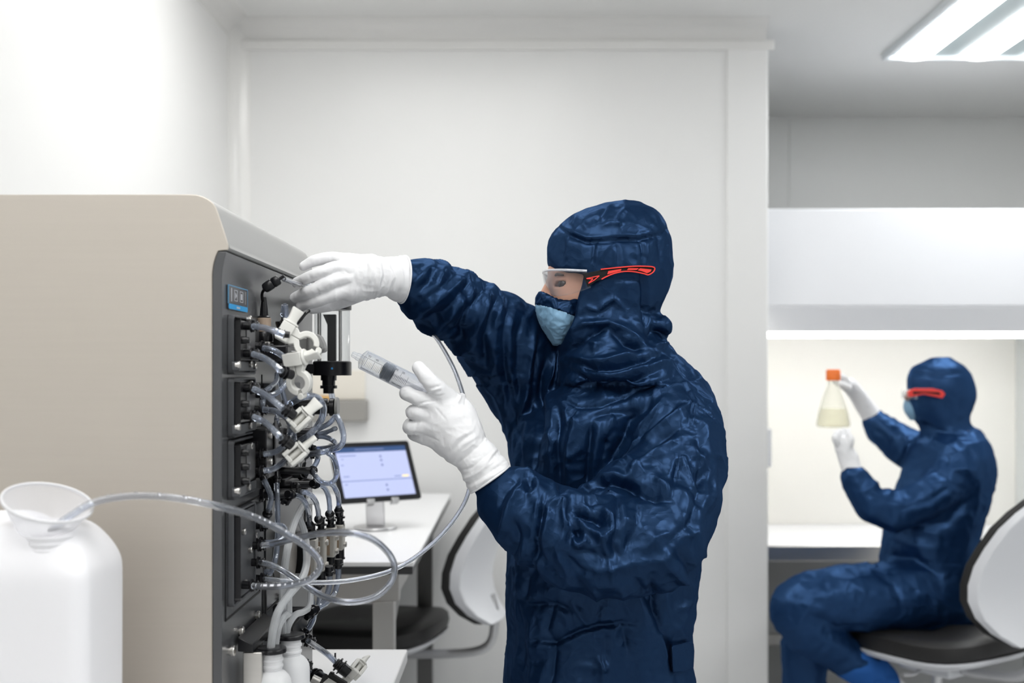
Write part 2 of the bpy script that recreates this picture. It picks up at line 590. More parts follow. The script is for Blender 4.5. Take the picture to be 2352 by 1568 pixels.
# ------------------------------------------------------------------ table that carries the machine
TZ = EYE - 0.61
tbl = root('equipment_table', (-.67, 1.8, 0), 'low white topped table carrying the grey machine and white carboy', 'table')
MB().box((-1.12, 1.1, TZ - .028), (-.242, 2.489, TZ)).build('table_top', MT['bench'], tbl, 0.003)
MB().box((-1.10, 1.12, TZ - .075), (-.262, 1.145, TZ - .028)).box((-1.10, 2.445, TZ - .075), (-.262, 2.47, TZ - .028)) \
    .box((-1.10, 1.12, TZ - .075), (-1.075, 2.47, TZ - .028)).box((-.287, 1.12, TZ - .075), (-.262, 2.47, TZ - .028)).build('table_frame', MT['steel_grey'], tbl, 0.002)
for x in (-1.10, -.302):
    for y in (1.12, 2.43):
        MB().box((x, y, 0), (x + .04, y + .04, TZ - .0285)).build('leg', MT['steel_grey'], tbl, 0.002)

# ------------------------------------------------------------------ the big machine
Y0, Y1 = 1.63, 2.347
mach = root('processing_machine', (-.72, 1.99, TZ), 'large beige and black bench-top liquid processing machine full of pumps and clear tubing', 'machine')


def prof_px(pts, y=Y0):
    return [P(a, b, y) for a, b in pts]


def rounded(pts, n=5):
    return pts


cover = [(-440, 447), (400, 446), (436, 446), (452, 447), (466, 451), (478, 457), (488, 465), (495, 475), (501, 490), (507, 508), (513, 526), (519, 545),
         (523, 558), (524.5, 568), (523, 574), (501, 576)]
inner = [(496, 588), (491, 605), (488, 628), (488, 1826)]
side = cover + inner + [(-440, 1826)]
mb = MB()
mb.prism(prof_px(side), (0, 0, 0), (0, .004, 0))
mb.build('side_panel', MT['beige'], mach, 0.0012, 2)
mb = MB()
mb.prism(prof_px(cover + [(501, 600), (-440, 600)]), (0, .0045, 0), (0, Y1 - Y0, 0))
mb.build('top_cover', MT['silver'], mach, 0.004, 3, angle=25)
mb = MB()
lo, hi = P(-436, 1824, Y0), P(484, 601, Y0)
mb.box((lo.x, Y0 + .006, TZ + .0005), (hi.x, Y1 - .004, hi.z))
mb.build('housing', MT['beige'], mach)
slab = [(521, 578), (516, 596), (512, 616), (510, 640), (510, 1824), (489, 1824), (489, 630), (492, 607), (497, 590), (502, 578)]
mb = MB()
mb.prism(prof_px(slab), (0, -.002, 0), (0, Y1 - Y0, 0))
fp = mb.build('front_panel', MT['charcoal'], mach, 0.0012, 2)
# panel joints
mb = MB()
for a, b in (((602, 880), (602, 1500)), ((601, 860), (601, 1090))):
    p, q = PQ(*a), PQ(*b)
    mb.box((XP - .001, p.y, q.z), (XP + .0008, p.y + .004, p.z))
p, q = PQ(600, 1000), PQ(706, 1000)
mb.box((XP - .001, PQ(604, 0).y, PQ(604, 1452).z), (XP + .0008, PQ(612, 0).y, PQ(604, 1300).z))
mb.build('panel_joint', MT['black_matte'], fp)


def yz(px, off=0.0):
    return (XP + off) * F / (px - CX)


def zz(py, y):
    return EYE + (CY - py) * y / F


def rrect(y0, y1, z0, z1, r, x, n=5):
    pts = []
    for cy, cz, a0 in ((y1 - r, z1 - r, 0), (y0 + r, z1 - r, 90), (y0 + r, z0 + r, 180), (y1 - r, z0 + r, 270)):
        for k in range(n + 1):
            a = math.radians(a0 + 90 * k / n)
            pts.append((x, cy + r * math.cos(a), cz + r * math.sin(a)))
    return pts


# ---- touch display
y0, y1 = yz(521), yz(565)
z1, z0 = zz(653, y0), zz(709.5, y0)
dm = MB()
dm.prism(rrect(y0, y1, z0, z1, .005, XP), (0, 0, 0), (.0025, 0, 0))
disp = dm.build('touch_display', MT['display'], mach, 0.0006)
zb = z0 + .0085
MB().prism(rrect(y0 + .001, y1 - .001, z0 + .0008, zb, .003, XP), (.002, 0, 0), (.0030, 0, 0)).build('label_band', MT['cyan'], disp)
lb = MB()
for a, b, c2, d2 in ((y0, z1 - .0012, y1, z1 + .0003), (y0 - .0003, zb, y0 + .0009, z1), (y1 - .0009, zb, y1 + .0003, z1)):
    lb.box((XP + .0015, a, b), (XP + .0029, c2, d2))
lb.build('blue_outline', MT['cyan_edge'], disp)
yw, zh = y1 - y0, z1 - zb
ic = MB()


def frame_icon(cy, cz, w2, h2, t=.0009):
    for a, b, c2, d2 in ((cy - w2, cz - h2, cy + w2, cz - h2 + t), (cy - w2, cz + h2 - t, cy + w2, cz + h2), (cy - w2, cz - h2, cy - w2 + t * 1.6, cz + h2), (cy + w2 - t * 1.6, cz - h2, cy + w2, cz + h2)):
        ic.box((XP + .002, a, b), (XP + .0029, c2, d2))


cz = zb + zh * .5
frame_icon(y0 + yw * .37, cz, yw * .085, zh * .30)
frame_icon(y0 + yw * .66, cz, yw * .085, zh * .30)
a = y0 + yw * .345
ic.prism([(XP, a, cz + .0045), (XP, a, cz - .0045), (XP, a + .007, cz)], (.002, 0, 0), (.003, 0, 0))
ic.box((XP + .002, y0 + yw * .63, cz - .0045), (XP + .003, y0 + yw * .69, cz + .0045))
ic.box((XP + .002, y0 + yw * .13, cz - zh * .36), (XP + .003, y0 + yw * .155, cz + zh * .36))
ic.build('play_pause_icons', MT['icon'], disp)
MB().box((XP + .002, y0 + yw * .86, cz - zh * .36), (XP + .003, y0 + yw * .88, cz + zh * .36)).build('bar_icon', MT['dimtext'], disp)
bt = MB()
for k in range(3):
    bt.box((XP + .0025, y0 + yw * (.40 + .06 * k), z0 + .003), (XP + .0033, y0 + yw * (.445 + .06 * k), z0 + .0062))
bt.build('band_print', MT['icon'], disp)

# ---- fittings: black barbed ports (made once, then copied)
FIT = None


def fitting(base, axis=(1, 0, 0), parent=None, s=1.0, roll=0.0):
    global FIT
    if FIT is None:
        m = MB()
        m.lathe([(.0062, -.004), (.0062, .0075), (.0055, .0075), (.0055, .0095), (.0098, .0095), (.0098, .0118), (.0058, .0118), (.0062, .0122), (.0062, .0178),
                 (.0078, .0182), (.0078, .0200), (.0058, .0204), (.0052, .0225)], axis=(1, 0, 0), n=20)
        m.box((.0118, -.0018, -.0088), (.0150, .0018, .0088))
        FIT = m.build('fitting', MT['black'], parent, 0.0003, 1, local=True)
        o = FIT
    else:
        o = FIT.copy()
        COL.objects.link(o)
        o.parent = parent
    ax = Vector(axis).normalized()
    q = Vector((1, 0, 0)).rotation_difference(ax)
    o.location = Vector(base) - world_of(parent)
    o.rotation_mode = 'QUATERNION'
    o.rotation_quaternion = q
    o.scale = (s, s, s)
    return o


SCREW = None


def screw(base, parent, s=1.0, axis=(1, 0, 0)):
    global SCREW
    if SCREW is None:
        m = MB()
        m.lathe([(.0035, -.002), (.0035, .0015), (.0052, .0015), (.0052, .0042), (.0046, .0050), (.0026, .0050), (.0026, .0030), (.0001, .0030)], axis=(1, 0, 0), n=14)
        SCREW = m.build('screw', MT['steel'], parent, local=True)
        o = SCREW
    else:
        o = SCREW.copy()
        COL.objects.link(o)
        o.parent = parent
    o.location = Vector(base) - world_of(parent)
    o.rotation_mode = 'QUATERNION'
    o.rotation_quaternion = Vector((1, 0, 0)).rotation_difference(Vector(axis).normalized())
    o.scale = (s, s, s)
    return o


def nub(px, py, off, parent, s=1.0):
    b = PQ(px, py, off)
    m = MB()
    m.lathe([(.0055 * s, -.002), (.0055 * s, .006 * s), (.0046 * s, .0075 * s), (.0046 * s, .011 * s), (.002 * s, .0115 * s)], b, (1, 0, 0), 16)
    return m.build('port_plug', MT['black'], parent)


# ---- pump heads
def pump_head(ytop, ybot, ports, plugs, screws, yfar=600, tall=False):
    a = yz(525)
    zt, zb_ = zz(ytop, a), zz(ybot, a)
    b = yz(yfar - (0 if not tall else 0), .018)
    m = MB()
    m.prism(rrect(a, yz(553, .018), zb_, zt, .004, XP), (0, 0, 0), (.018, 0, 0))
    ph = m.build('pump_head', MT['black'], mach, 0.002, 3)
    # shallow surround standing out of the panel
    s = MB()
    e = .006
    o1 = rrect(a - e, b + .004, zb_ - .009, zt + e, .007, XP)
    i1 = rrect(a - e + .0035, b, zb_ - .0055, zt + e - .0035, .005, XP)
    n = len(o1)
    s.loops([[Vector(q) for q in o1], [Vector(q) + Vector((.009, 0, 0)) for q in o1], [Vector(q) + Vector((.009, 0, 0)) for q in i1], [Vector(q) for q in i1]], closed=True)
    s.build('surround', MT['charcoal_edge'], ph, 0.0008)
    # body behind, a little lower than the front block
    if not tall:
        k = MB()
        k.prism(rrect(yz(553, .018) + .0005, b - .004, zb_ + .012, zt - .002, .006, XP), (0, 0, 0), (.016, 0, 0))
        k.build('valve_body', MT['black'], ph, 0.0015)
        t = MB()
        t.prism(rrect(yz(566, .0165), yz(585, .0165), zb_ + .016, zt - .004, .005, XP), (.016, 0, 0), (.0172, 0, 0))
        t.build('name_plate', MT['plate'], ph)
        d = MB()
        yc, zc = yz(574, .018), (zt + zb_) / 2
        for i, (dz, n2) in enumerate(((.004, 3), (-.004, 3))):
            for j in range(n2):
                d.box((XP + .0172, yc - .006 + j * .0045, zc + dz - .002), (XP + .0177, yc - .003 + j * .0045, zc + dz + .002))
        d.build('plate_print', MT['dimtext'], ph)
        k = MB()
        k.prism(rrect(yz(541, .014), yz(556, .014), zb_ - .004, zb_ + .010, .003, XP), (.008, 0, 0), (.0195, 0, 0))
        k.prism(rrect(yz(561, .012), yz(588, .012), zb_ - .004, zb_ + .010, .003, XP), (.0, 0, 0), (.013, 0, 0))
        k.build('bracket', MT['charcoal_edge'], ph, 0.001)
    else:
        t = MB()
        t.prism(rrect(yz(553, .018) + .0005, yz(603, .006), zb_ - .004, zt - .001, .006, XP), (0, 0, 0), (.007, 0, 0))
        t.build('port_plate', MT['charcoal_edge'], ph, 0.001)
    for q in ports:
        px, py, off = q[:3]
        fitting(PQ(px, py, off), q[3] if len(q) > 3 else (1, 0, -.04), ph)
    for px, py, off in plugs:
        nub(px, py, off, ph)
    for px, py, off in screws:
        screw(PQ(px, py, off), ph)
    return ph


pump_head(732, 846, [(562, 748, .017), (562, 811, .017), (586, 796, .016)], [(556, 781, .016)], [(544, 838, .0195), (570, 733, .016), (572, 836, .012), (582, 840, .012)])
pump_head(877, 991, [(562, 891, .017), (562, 954, .017), (584, 940, .016), (586, 905, .014)], [(556, 927, .016)], [(544, 981, .0195), (573, 882, .016), (571, 977, .012)])
pump_head(1020, 1134, [(584, 1042, .012), (583, 1080, .012)], [(556, 1039, .016), (556, 1072, .016), (556, 1104, .016)], [(543, 1127, .0195), (573, 1024, .014), (568, 1118, .012)])
pump_head(1184, 1379, [(585, 1206, .006), (580, 1252, .006), (583, 1245, .004), (577, 1291, .006), (585, 1328, .006), (562, 1343, .012)], [],
          [(557, 1220, .007), (583, 1229, .004), (560, 1338, .007), (572, 1262, .007)], tall=True)

# engraved outlines on the panel: the tall bay and its neighbour
m = MB()
pa, pb, pc, pd = PQ(519, 1424, .001), PQ(600, 1372, .001), PQ(600, 1150, .001), PQ(519, 1176, .001)
o1 = [(XP, pa.y, PQ(519, 1424).z), (XP, yz(596), PQ(519, 1424).z), (XP, yz(596), PQ(519, 1176).z), (XP, pa.y, PQ(519, 1176).z)]
for i in range(4):
    p, q = Vector(o1[i]), Vector(o1[(i + 1) % 4])
    m.tube([p, q], .0016, 6, 0)
y2a, y2b = yz(608), yz(700)
o2 = [(XP, y2a, PQ(608, 1408).z), (XP, y2b, PQ(608, 1408).z), (XP, y2b, PQ(608, 1140).z), (XP, y2a, PQ(608, 1140).z)]
for i in range(4):
    p, q = Vector(o2[i]), Vector(o2[(i + 1) % 4])
    m.tube([p, q], .0022, 6, 0)
m.build('bay_outline', MT['black_matte'], fp)

# ---- sensor unit with the cable, knob and black body (right of the first pump)
ys = 1.86
su = MB().box((XP, ys - .035, zz(830, ys - .035)), (P(660, 0, ys - .035).x, ys + .05, zz(792, ys - .035))).build('sensor_block', MT['black'], mach, 0.003)
b = P(606.5, 731, ys)
zb0 = zz(762, ys)
MB().lathe([(.0113, zb0), (.0113, b.z), (.0105, b.z + .0006)], (b.x, ys, 0), n=28).build('sensor_body', MT['peek'], su, 0.0006)
MB().lathe([(.0135, zz(785, ys)), (.0145, zz(780, ys)), (.0145, zz(768, ys)), (.012, zb0)], (b.x, ys, 0), n=28).build('sensor_collar', MT['black'], su)
MB().lathe([(.0155, zz(789, ys)), (.0155, zz(785, ys))], (b.x, ys, 0), n=28).build('sensor_washer', MT['steel'], su)
MB().lathe([(.0105, 0), (.0105, .002), (.0070, .004), (.0058, .018), (.0038, .034)], (b.x, ys, b.z + .0006), n=24).build('strain_relief', MT['black'], su)
kb = P(646, 756, ys)
m = MB()
m.lathe([(.0085, zz(790, ys)), (.0085, zz(762, ys)), (.0075, zz(752, ys)), (.0095, zz(743, ys)), (.0095, zz(739, ys)), (.0085, zz(738, ys))], (kb.x, ys, 0), n=28)
m.build('knob', MT['black'], su)
MB().lathe([(.0125, zz(792, ys)), (.0125, zz(768, ys)), (.011, zz(766, ys))], (kb.x, ys, 0), n=28).build('knob_base', MT['black_matte'], su)
m = MB()
k3 = P(660, 820, ys - .02)
m.lathe([(.0085, -.004), (.0085, .007), (.0105, .007), (.0105, .018), (.012, .018), (.012, .021)], k3, (1, 0, 0), 20)
m.build('side_port', MT['black'], su)
# cable up to the in-line plug
top = (b.x, ys, b.z + .033)
MB().tube([top, P(603, 690, ys - .005), P(602, 674, ys - .012), P(608, 663, ys - .02)], .0024, 10).build('cable', MT['black_matte'], su)
pl0, pl1 = P(605, 664, ys - .02), P(641, 641, ys - .02)
dv = (pl1 - pl0)
L = dv.length
MB().lathe([(.004, 0), (.0075, .002), (.0085, .006), (.0085, L * .55), (.0075, L * .6), (.0085, L * .65), (.0085, L * .92), (.007, L), (.0026, L + .001), (.0026, L + .010)], pl0, dv, 22).build('inline_plug', MT['black'], su, 0.0004)
lead_end = P(652, 640.5, ys - .02)

# lower black blocks and manifolds
def block(name, px0, py0, px1, py1, off, m, bev=0.002, parent=None, base=0.0):
    ya, yb = yz(px0, off), yz(px1, off)
    q = MB()
    q.box((XP + base, ya, zz(py1, ya)), (XP + off, yb, zz(py0, ya)))
    return q.build(name, m, parent or mach, bev)


vb = block('valve_block', 612, 985, 655, 1083, .030, MT['black'])
block('block_face', 634, 965, 656, 1078, .034, MT['plate'], 0.001, vb, .031)
for px, py in ((618, 1000), (618, 1060)):
    screw(PQ(px, py, .030), vb)
vb2 = block('valve_block', 634, 880, 690, 935, .022, MT['charcoal_edge'])
vb3 = block('valve_block', 655, 1100, 705, 1150, .028, MT['black'])
man = block('manifold', 618, 1068, 716, 1098, .024, MT['plate'])
for i, px in enumerate((632, 648, 662, 674, 685, 695, 704)):
    y = yz(px, .026)
    MB().lathe([(.0075, 0), (.0075, .014), (.006, .014), (.006, .020)], (XP + .016, y, zz(1084, y) + .006), (0.2, 0, 1), 14).build('manifold_plug', MT['black'] if i % 2 == 0 else MT['steel'], man)
vb4 = block('valve_block', 690, 985, 716, 1060, .035, MT['black'])
for px, py in ((700, 1000), (700, 1040)):
    fitting(PQ(px, py, .033), (1, 0, 0), vb4, 1.2)
def block2(name, y0, y1, x0, x1, py0, py1, m, bev=0.0015, parent=None):
    return MB().box((x0, y0, zz(py1, y0)), (x1, y1, zz(py0, y0))).build(name, m, parent or mach, bev)


dk = block2('drive_block', 2.10, 2.19, P(664, 0, 2.10).x, P(698, 0, 2.10).x, 1236, 1312, MT['black'])
block2('bronze_face', 2.095, 2.12, P(698.5, 0, 2.095).x, P(707, 0, 2.095).x, 1250, 1308, MT['brass'], 0.001, dk)
fitting(PQ(640, 1138, .028), (.8, 0, -.5), vb3, 1.0)
fitting(PQ(656, 1122, .028), (1, 0, .1), vb3, 1.1)
fitting(PQ(675, 1118, .028), (1, 0, .1), vb3, 1.1)
fitting(PQ(705, 1106, .03), (1, 0, -.2), vb3, 1.1)
# drum of steel seen behind the tubes
dr = PQ(628, 1275, .0)
MB().lathe([(.05, 0), (.05, .02), (.046, .024)], (XP, yz(640), zz(1275, yz(640))), (1, 0, 0), 36).build('drive_disc', MT['steel_grey'], mach, 0.001)
# steel valve towers near the far end
for i, (xa, xb_, py0, py1, y) in enumerate(((700, 724, 1240, 1330, 2.08), (724, 744, 1224, 1312, 2.14), (745, 768, 1213, 1280, 2.20), (768, 787, 1206, 1264, 2.26))):
    zt, zb_ = zz(py0, y), zz(py1, y)
    x0, x1 = P(xa, 0, y).x, P(xb_, 0, y).x
    vt = MB().box((x0, y, zb_), (x1, y + .034, zt)).build('valve_tower', MT['valve_metal'], mach, 0.002)
    MB().box((XP, y + .006, zb_ + .01), (x0, y + .028, zt - .015)).build('mount_block', MT['black_matte'], vt)
    MB().box((x0 + .001, y - .001, zt - .011), (x1 - .001, y + .002, zt - .001)).build('bright_label', MT['steel'], vt)
    MB().box((x0 + .001, y - .001, zb_ + .004), (x0 + (x1 - x0) * .55, y + .002, zt - .016)).build('bronze_window', MT['brass'], vt)
    screw((x1, y + .017, zt - .02), vt, 1.1)
    screw((x1, y + .017, zb_ + .01), vt, 1.1)
    xm, ym = (x0 + x1) / 2, y + .017
    MB().lathe([(.009, -.004), (.009, .006), (.0065, .006), (.0065, .012), (.0105, .012), (.0105, .0155), (.007, .0155), (.007, .024), (.0085, .025), (.0085, .028)], (xm, ym, zt), n=18).build('top_port', MT['black'], vt)
    MB().lathe([(.009, -.002), (.009, .016), (.0105, .016), (.0105, .0195), (.007, .0195), (.007, .032)], (xm, ym, zb_), (0, 0, -1), 18).build('bottom_port', MT['black'], vt)

# ---- air trap column at the far end
yc = 2.28
ax = P(763, 780, yc).x
at = MB().lathe([(.0385, zz(862, yc)), (.0385, zz(832, yc)), (.0365, zz(829, yc))], (ax, yc, 0), n=48).build('air_trap', MT['black'], mach, 0.0012)
MB().lathe([(.0385, zz(712, yc)), (.0385, zz(692, yc))], (ax, yc, 0), n=48).build('top_cap', MT['black'], at, 0.0012)
MB().lathe([(.0355, zz(829, yc)), (.0355, zz(712, yc))], (ax, yc, 0), n=48, cap=False).build('glass_cylinder', MT['glass'], at)
MB().box((ax - .009, yc - .006, zz(829, yc)), (ax + .008, yc + .006, zz(722, yc))).build('inner_plate', MT['black_matte'], at, 0.001)
MB().prism([P(742, 722, yc), P(757, 722, yc), P(757, 756, yc)], (0, -.003, 0), (0, .003, 0)).build('inner_gusset', MT['black_matte'], at)
for dx, r in ((-.024, .004), (.018, .0035)):
    MB().tube([(ax + dx, yc - .01, zz(829, yc)), (ax + dx, yc - .01, zz(714, yc))], r, 12, 0).build('tie_rod', MT['steel'], at)
MB().box((XP, yc - .02, zz(858, yc)), (ax, yc + .02, zz(836, yc))).build('mount_arm', MT['black'], at)
MB().lathe([(.016, 0), (.016, .010), (.013, .010), (.013, .02), (.017, .02), (.017, .026), (.011, .026), (.011, .036)], (ax - .007, yc, zz(862, yc)), (0, 0, -1), 22).build('outlet', MT['black'], at)
MB().lathe([(.0012, 0), (.0022, .0005), (.0001, .0008)], (ax + .006, yc - .0384, zz(846, yc)), (0, -1, 0), 12).build('blue_lamp', MT['led_blue'], at)
for k in range(2):
    MB().tube([(ax - .010 + .008 * k, yc, zz(878, yc)), P(757 + 6 * k, 895, yc), P(760 + 7 * k, 915, yc), P(765 + 6 * k, 935, yc)], .003, 8).build('drain_line', MT['tube'], at)
# grey lever cover
m = MB()
yl = 2.02
pts = [(706, 770), (716, 766), (728, 767), (737, 773), (744, 788), (749, 806), (742, 809), (728, 812), (706, 812)]
m.prism([P(x, y, yl) for x, y in pts], (0, -.012, 0), (0, .03, 0))
lv = m.build('lever_cover', MT['dark_lever'], mach, 0.006, 3)
m = MB()
m.box((XP, yl - .004, P(0, 812, yl).z), (P(720, 0, yl).x, yl + .02, P(0, 776, yl).z))
m.build('lever_arm', MT['dark_lever'], lv, 0.002)
MB().prism([P(735, 800, yl), P(741, 797, yl), P(744, 806, yl), P(738, 809, yl)], (0, -.0135, 0), (0, -.011, 0)).build('lever_slot', MT['black'], lv)
# big black knob with flanges
q0, yk = PQ(690, 935, .02), 2.10
zk = zz(935, yk)
m = MB()
xk = lambda px: P(px, 0, yk).x
m.lathe([(.016, XP), (.016, xk(722)), (.0135, xk(724)), (.0135, xk(742)), (.0165, xk(743)), (.0165, xk(752)), (.012, xk(753)), (.012, xk(757)), (.0165, xk(758)), (.0165, xk(768)), (.010, xk(769)), (.010, xk(771))], (0, yk, zk), (1, 0, 0), 32)
cn = m.build('coupling', MT['black'], mach, 0.0006)
MB().lathe([(.0185, xk(771)), (.0185, xk(776)), (.017, xk(777.5))], (0, yk, zk), (1, 0, 0), 32).build('end_disc', MT['dark_lever'], cn)

# ---- tubes of the machine
def T(pts, r=.0045, m='tube', n=10, parent=mach, name='tube', ends=(), stem=None):
    p3 = [PQ(*p) for p in pts]
    o = MB().tube(p3, r, n, 7, bore=0 if m == 'milky' else .62).build(name, MT[m], parent)
    for k in ends:
        a_, b_ = (p3[0], p3[1]) if k == 0 else (p3[-1], p3[-2])
        d_ = (a_ - b_).normalized()
        MB().lathe([(r * 1.05, -.008), (r * 1.35, -.007), (r * 1.35, -.002), (r * 1.8, -.001), (r * 1.8, .001), (r * 1.4, .002), (r * 1.4, .010)], a_, d_, 16).build('end_fitting', MT['black'], o)
    if stem is not None:
        a_ = p3[stem]
        MB().lathe([(.010, XP), (.010, XP + .006), (.006, XP + .007), (.006, a_.x), (.004, a_.x + .003)], (0, a_.y, a_.z), (1, 0, 0), 16).build('port_stem', MT['black'], o)
    return o


TUBES = [
    ([(583, 749, .038), (604, 752, .055), (628, 759, .075), (652, 769, .09)], .0047),
    ([(582, 813, .038), (604, 821, .055), (626, 835, .075), (646, 852, .09)], .0047),
    ([(605, 799, .036), (625, 803, .05), (645, 814, .062), (660, 830, .07), (667, 848, .075)], .0047),
    ([(583, 893, .038), (606, 904, .055), (628, 920, .075), (650, 938, .09)], .0047),
    ([(582, 957, .038), (606, 968, .055), (626, 985, .075), (645, 1006, .09)], .0047),
    ([(605, 940, .036), (625, 942, .05), (645, 950, .065), (662, 964, .08), (668, 990, .07), (660, 1012, .06)], .0047),
    ([(605, 1043, .032), (625, 1040, .045), (645, 1030, .06), (660, 1012, .07), (667, 985, .06)], .0047),
    ([(605, 1081, .032), (625, 1078, .045), (645, 1066, .06), (662, 1050, .08)], .0047),
    ([(603, 1092, .022), (611, 1112, .028), (622, 1138, .03), (620, 1160, .028), (614, 1180, .022)], .0045),
    ([(635, 1098, .026), (637, 1150, .03), (638, 1210, .03), (636, 1262, .03), (628, 1300, .028), (618, 1318, .025), (612, 1310, .02)], .0045),
    ([(640, 830, .03), (645, 880, .035), (654, 918, .04), (664, 950, .045), (673, 985, .05), (677, 1010, .05)], .0045),
    ([(603, 910, .03), (625, 907, .04), (645, 895, .05), (662, 876, .06)], .0045),
    ([(636, 858, .03), (634, 876, .035), (620, 890, .035), (607, 899, .03)], .0042),
    ([(606, 912, .03), (603, 930, .03), (600, 945, .025)], .0042),
    ([(636, 978, .03), (636, 960, .034), (645, 948, .036)], .0042),
    ([(668, 926, .07), (685, 915, .085), (708, 909, .1), (730, 914, .11), (742, 932, .115), (741, 955, .112), (728, 980, .1), (708, 1000, .09), (690, 1012, .07)], .0055),
    ([(654, 700, .05), (655, 715, .05), (657, 738, .05)], .0055),
    ([(655, 702, .05), (652, 706, .045), (650, 722, .04)], .0045),
    ([(668, 742, .055), (660, 752, .06), (662, 765, .07), (680, 735, .06)], .003),
]
for i, (p, r) in enumerate(TUBES):
    T(p, r, ends={8: (0, 1), 9: (0,), 10: (0,), 14: (0, 1), 16: (1,)}.get(i, ()))
FAR = [
    ([(770, 955, .13), (758, 970, .12), (738, 982, .1), (718, 990, .08)], .005),
    ([(774, 955, .13), (784, 978, .14), (789, 1004, .145), (782, 1024, .14), (760, 1034, .12), (730, 1040, .1), (700, 1043, .07)], .0058),
    ([(716, 997, .07), (745, 994, .1), (770, 984, .13)], .005),
    ([(716, 1003, .07), (745, 1003, .1), (765, 1012, .12), (771, 1022, .12), (762, 1030, .12)], .005),
    ([(716, 1030, .07), (740, 1029, .09), (765, 1026, .12)], .005),
    ([(726, 1038, .07), (730, 1052, .07), (722, 1070, .065), (708, 1082, .055), (697, 1090, .045)], .0055),
    ([(748, 1036, .1), (766, 1052, .115), (774, 1078, .12), (770, 1100, .12), (756, 1110, .11), (738, 1106, .1), (724, 1092, .09), (719, 1080, .08)], .0052),
    ([(724, 1112, .07), (742, 1117, .08), (753, 1135, .085), (757, 1158, .085), (757, 1180, .08)], .0055),
    ([(740, 1108, .09), (762, 1112, .1), (774, 1130, .105), (778, 1150, .1), (778, 1172, .098)], .0055),
    ([(668, 1136, .05), (688, 1140, .06), (702, 1156, .065), (709, 1180, .06), (711, 1205, .045)], .0055),
    ([(682, 1130, .055), (704, 1131, .07), (722, 1146, .075), (730, 1168, .07), (732, 1192, .062)], .0055),
    ([(608, 1206, .028), (625, 1206, .035), (644, 1206, .045), (655, 1214, .05), (652, 1230, .05), (634, 1243, .04), (607, 1246, .026)], .005),
    ([(732, 1345, .065), (734, 1372, .06), (728, 1400, .05), (716, 1425, .045), (706, 1445, .03)], .0055),
    ([(756, 1312, .085), (757, 1345, .085), (745, 1378, .08), (728, 1400, .07), (712, 1410, .06)], .0062),
    ([(777, 1296, .095), (777, 1330, .095), (768, 1362, .09), (748, 1385, .085), (722, 1400, .07)], .0062),
    ([(714, 1360, .05), (718, 1390, .055), (722, 1415, .055), (713, 1438, .045), (700, 1452, .035)], .0055),
]
for i, (p, r) in enumerate(FAR):
    T(p, r * .84, ends={0: (1,), 1: (1,), 2: (0,), 4: (0,), 5: (1,), 6: (1,), 7: (0, 1), 8: (1,), 9: (0, 1), 10: (0, 1), 12: (0, 1), 13: (0, 1), 14: (0, 1), 15: (1,)}.get(i, ()),
      stem={0: -1, 1: -1, 2: 0, 4: 0, 5: -1, 6: -1, 7: 0, 9: 0, 10: 0, 12: -1, 13: -1, 14: -1, 15: -1}.get(i))
MILKY = [
    ([(622, 1490, .048), (624, 1470, .049), (629, 1438, .052), (640, 1402, .058), (664, 1366, .066), (690, 1335, .072), (703, 1300, .072), (704, 1262, .07), (699, 1222, .06), (687, 1188, .045)], .0062),
    ([(632, 1490, .050), (634, 1470, .050), (640, 1440, .052), (652, 1418, .056), (664, 1408, .058)], .0055),
    ([(650, 1472, .047), (649, 1420, .048), (649, 1370, .05), (653, 1310, .052), (662, 1250, .06), (676, 1200, .055), (694, 1165, .05), (710, 1150, .045), (722, 1152, .04)], .006),
    ([(657, 1472, .052), (662, 1438, .054), (678, 1412, .058), (698, 1404, .06), (712, 1390, .06), (714, 1350, .05)], .0055),
    ([(664, 1408, .06), (664, 1370, .055), (668, 1320, .05)], .005),
]
for p, r in MILKY:
    T(p, r, 'milky')
# big loop that leaves one port and comes back into the next but one
T([(599, 1252, .03), (630, 1249, .05), (680, 1236, .10), (735, 1225, .15), (800, 1223, .2), (856, 1238, .23), (894, 1272, .245), (906, 1305, .25), (896, 1340, .24), (862, 1370, .22), (815, 1382, .19),
   (770, 1378, .16), (728, 1361, .12), (690, 1336, .09), (650, 1310, .06), (622, 1297, .042), (597, 1291, .03)], .0047, 'tube_long', 12, mach, 'looping_tube')

# ---- bottle holder at the bottom of the panel
hold = MB()
zt = PQ(560, 1490, .03).z
za = P(600, 1500, 1.72).z
ya, yb = 1.70, 1.87
xs = lambda px, y: P(px, 0, y).x
sl = [(XP + .004, 0), (XP + .004, .030), (XP + .030, .012), (XP + .105, .006), (XP + .105, -.004), (XP + .045, -.008), (XP + .045, -.018), (XP + .004, -.018)]
x1 = P(590, 0, ya).x
hold.prism([(XP + .005, ya, zt + .002), (XP + .005, ya, zt - .020), (XP + .028, ya, zt - .022), (XP + .028, ya, zt - .010)], (0, 0, 0), (0, yb - ya, 0))
h = hold.build('bottle_holder', MT['black'], mach, 0.0015)


def collar(cx, cy, z, parent):
    m = MB()
    m.lathe([(.0225, z - .006), (.0225, z), (.021, z + .001), (.012, z + .001)], (cx, cy, 0), n=32)
    m.box((XP + .02, cy - .0215, z - .006), (cx, cy + .0215, z))
    return m.build('holder_arm', MT['black'], parent, 0.0008)


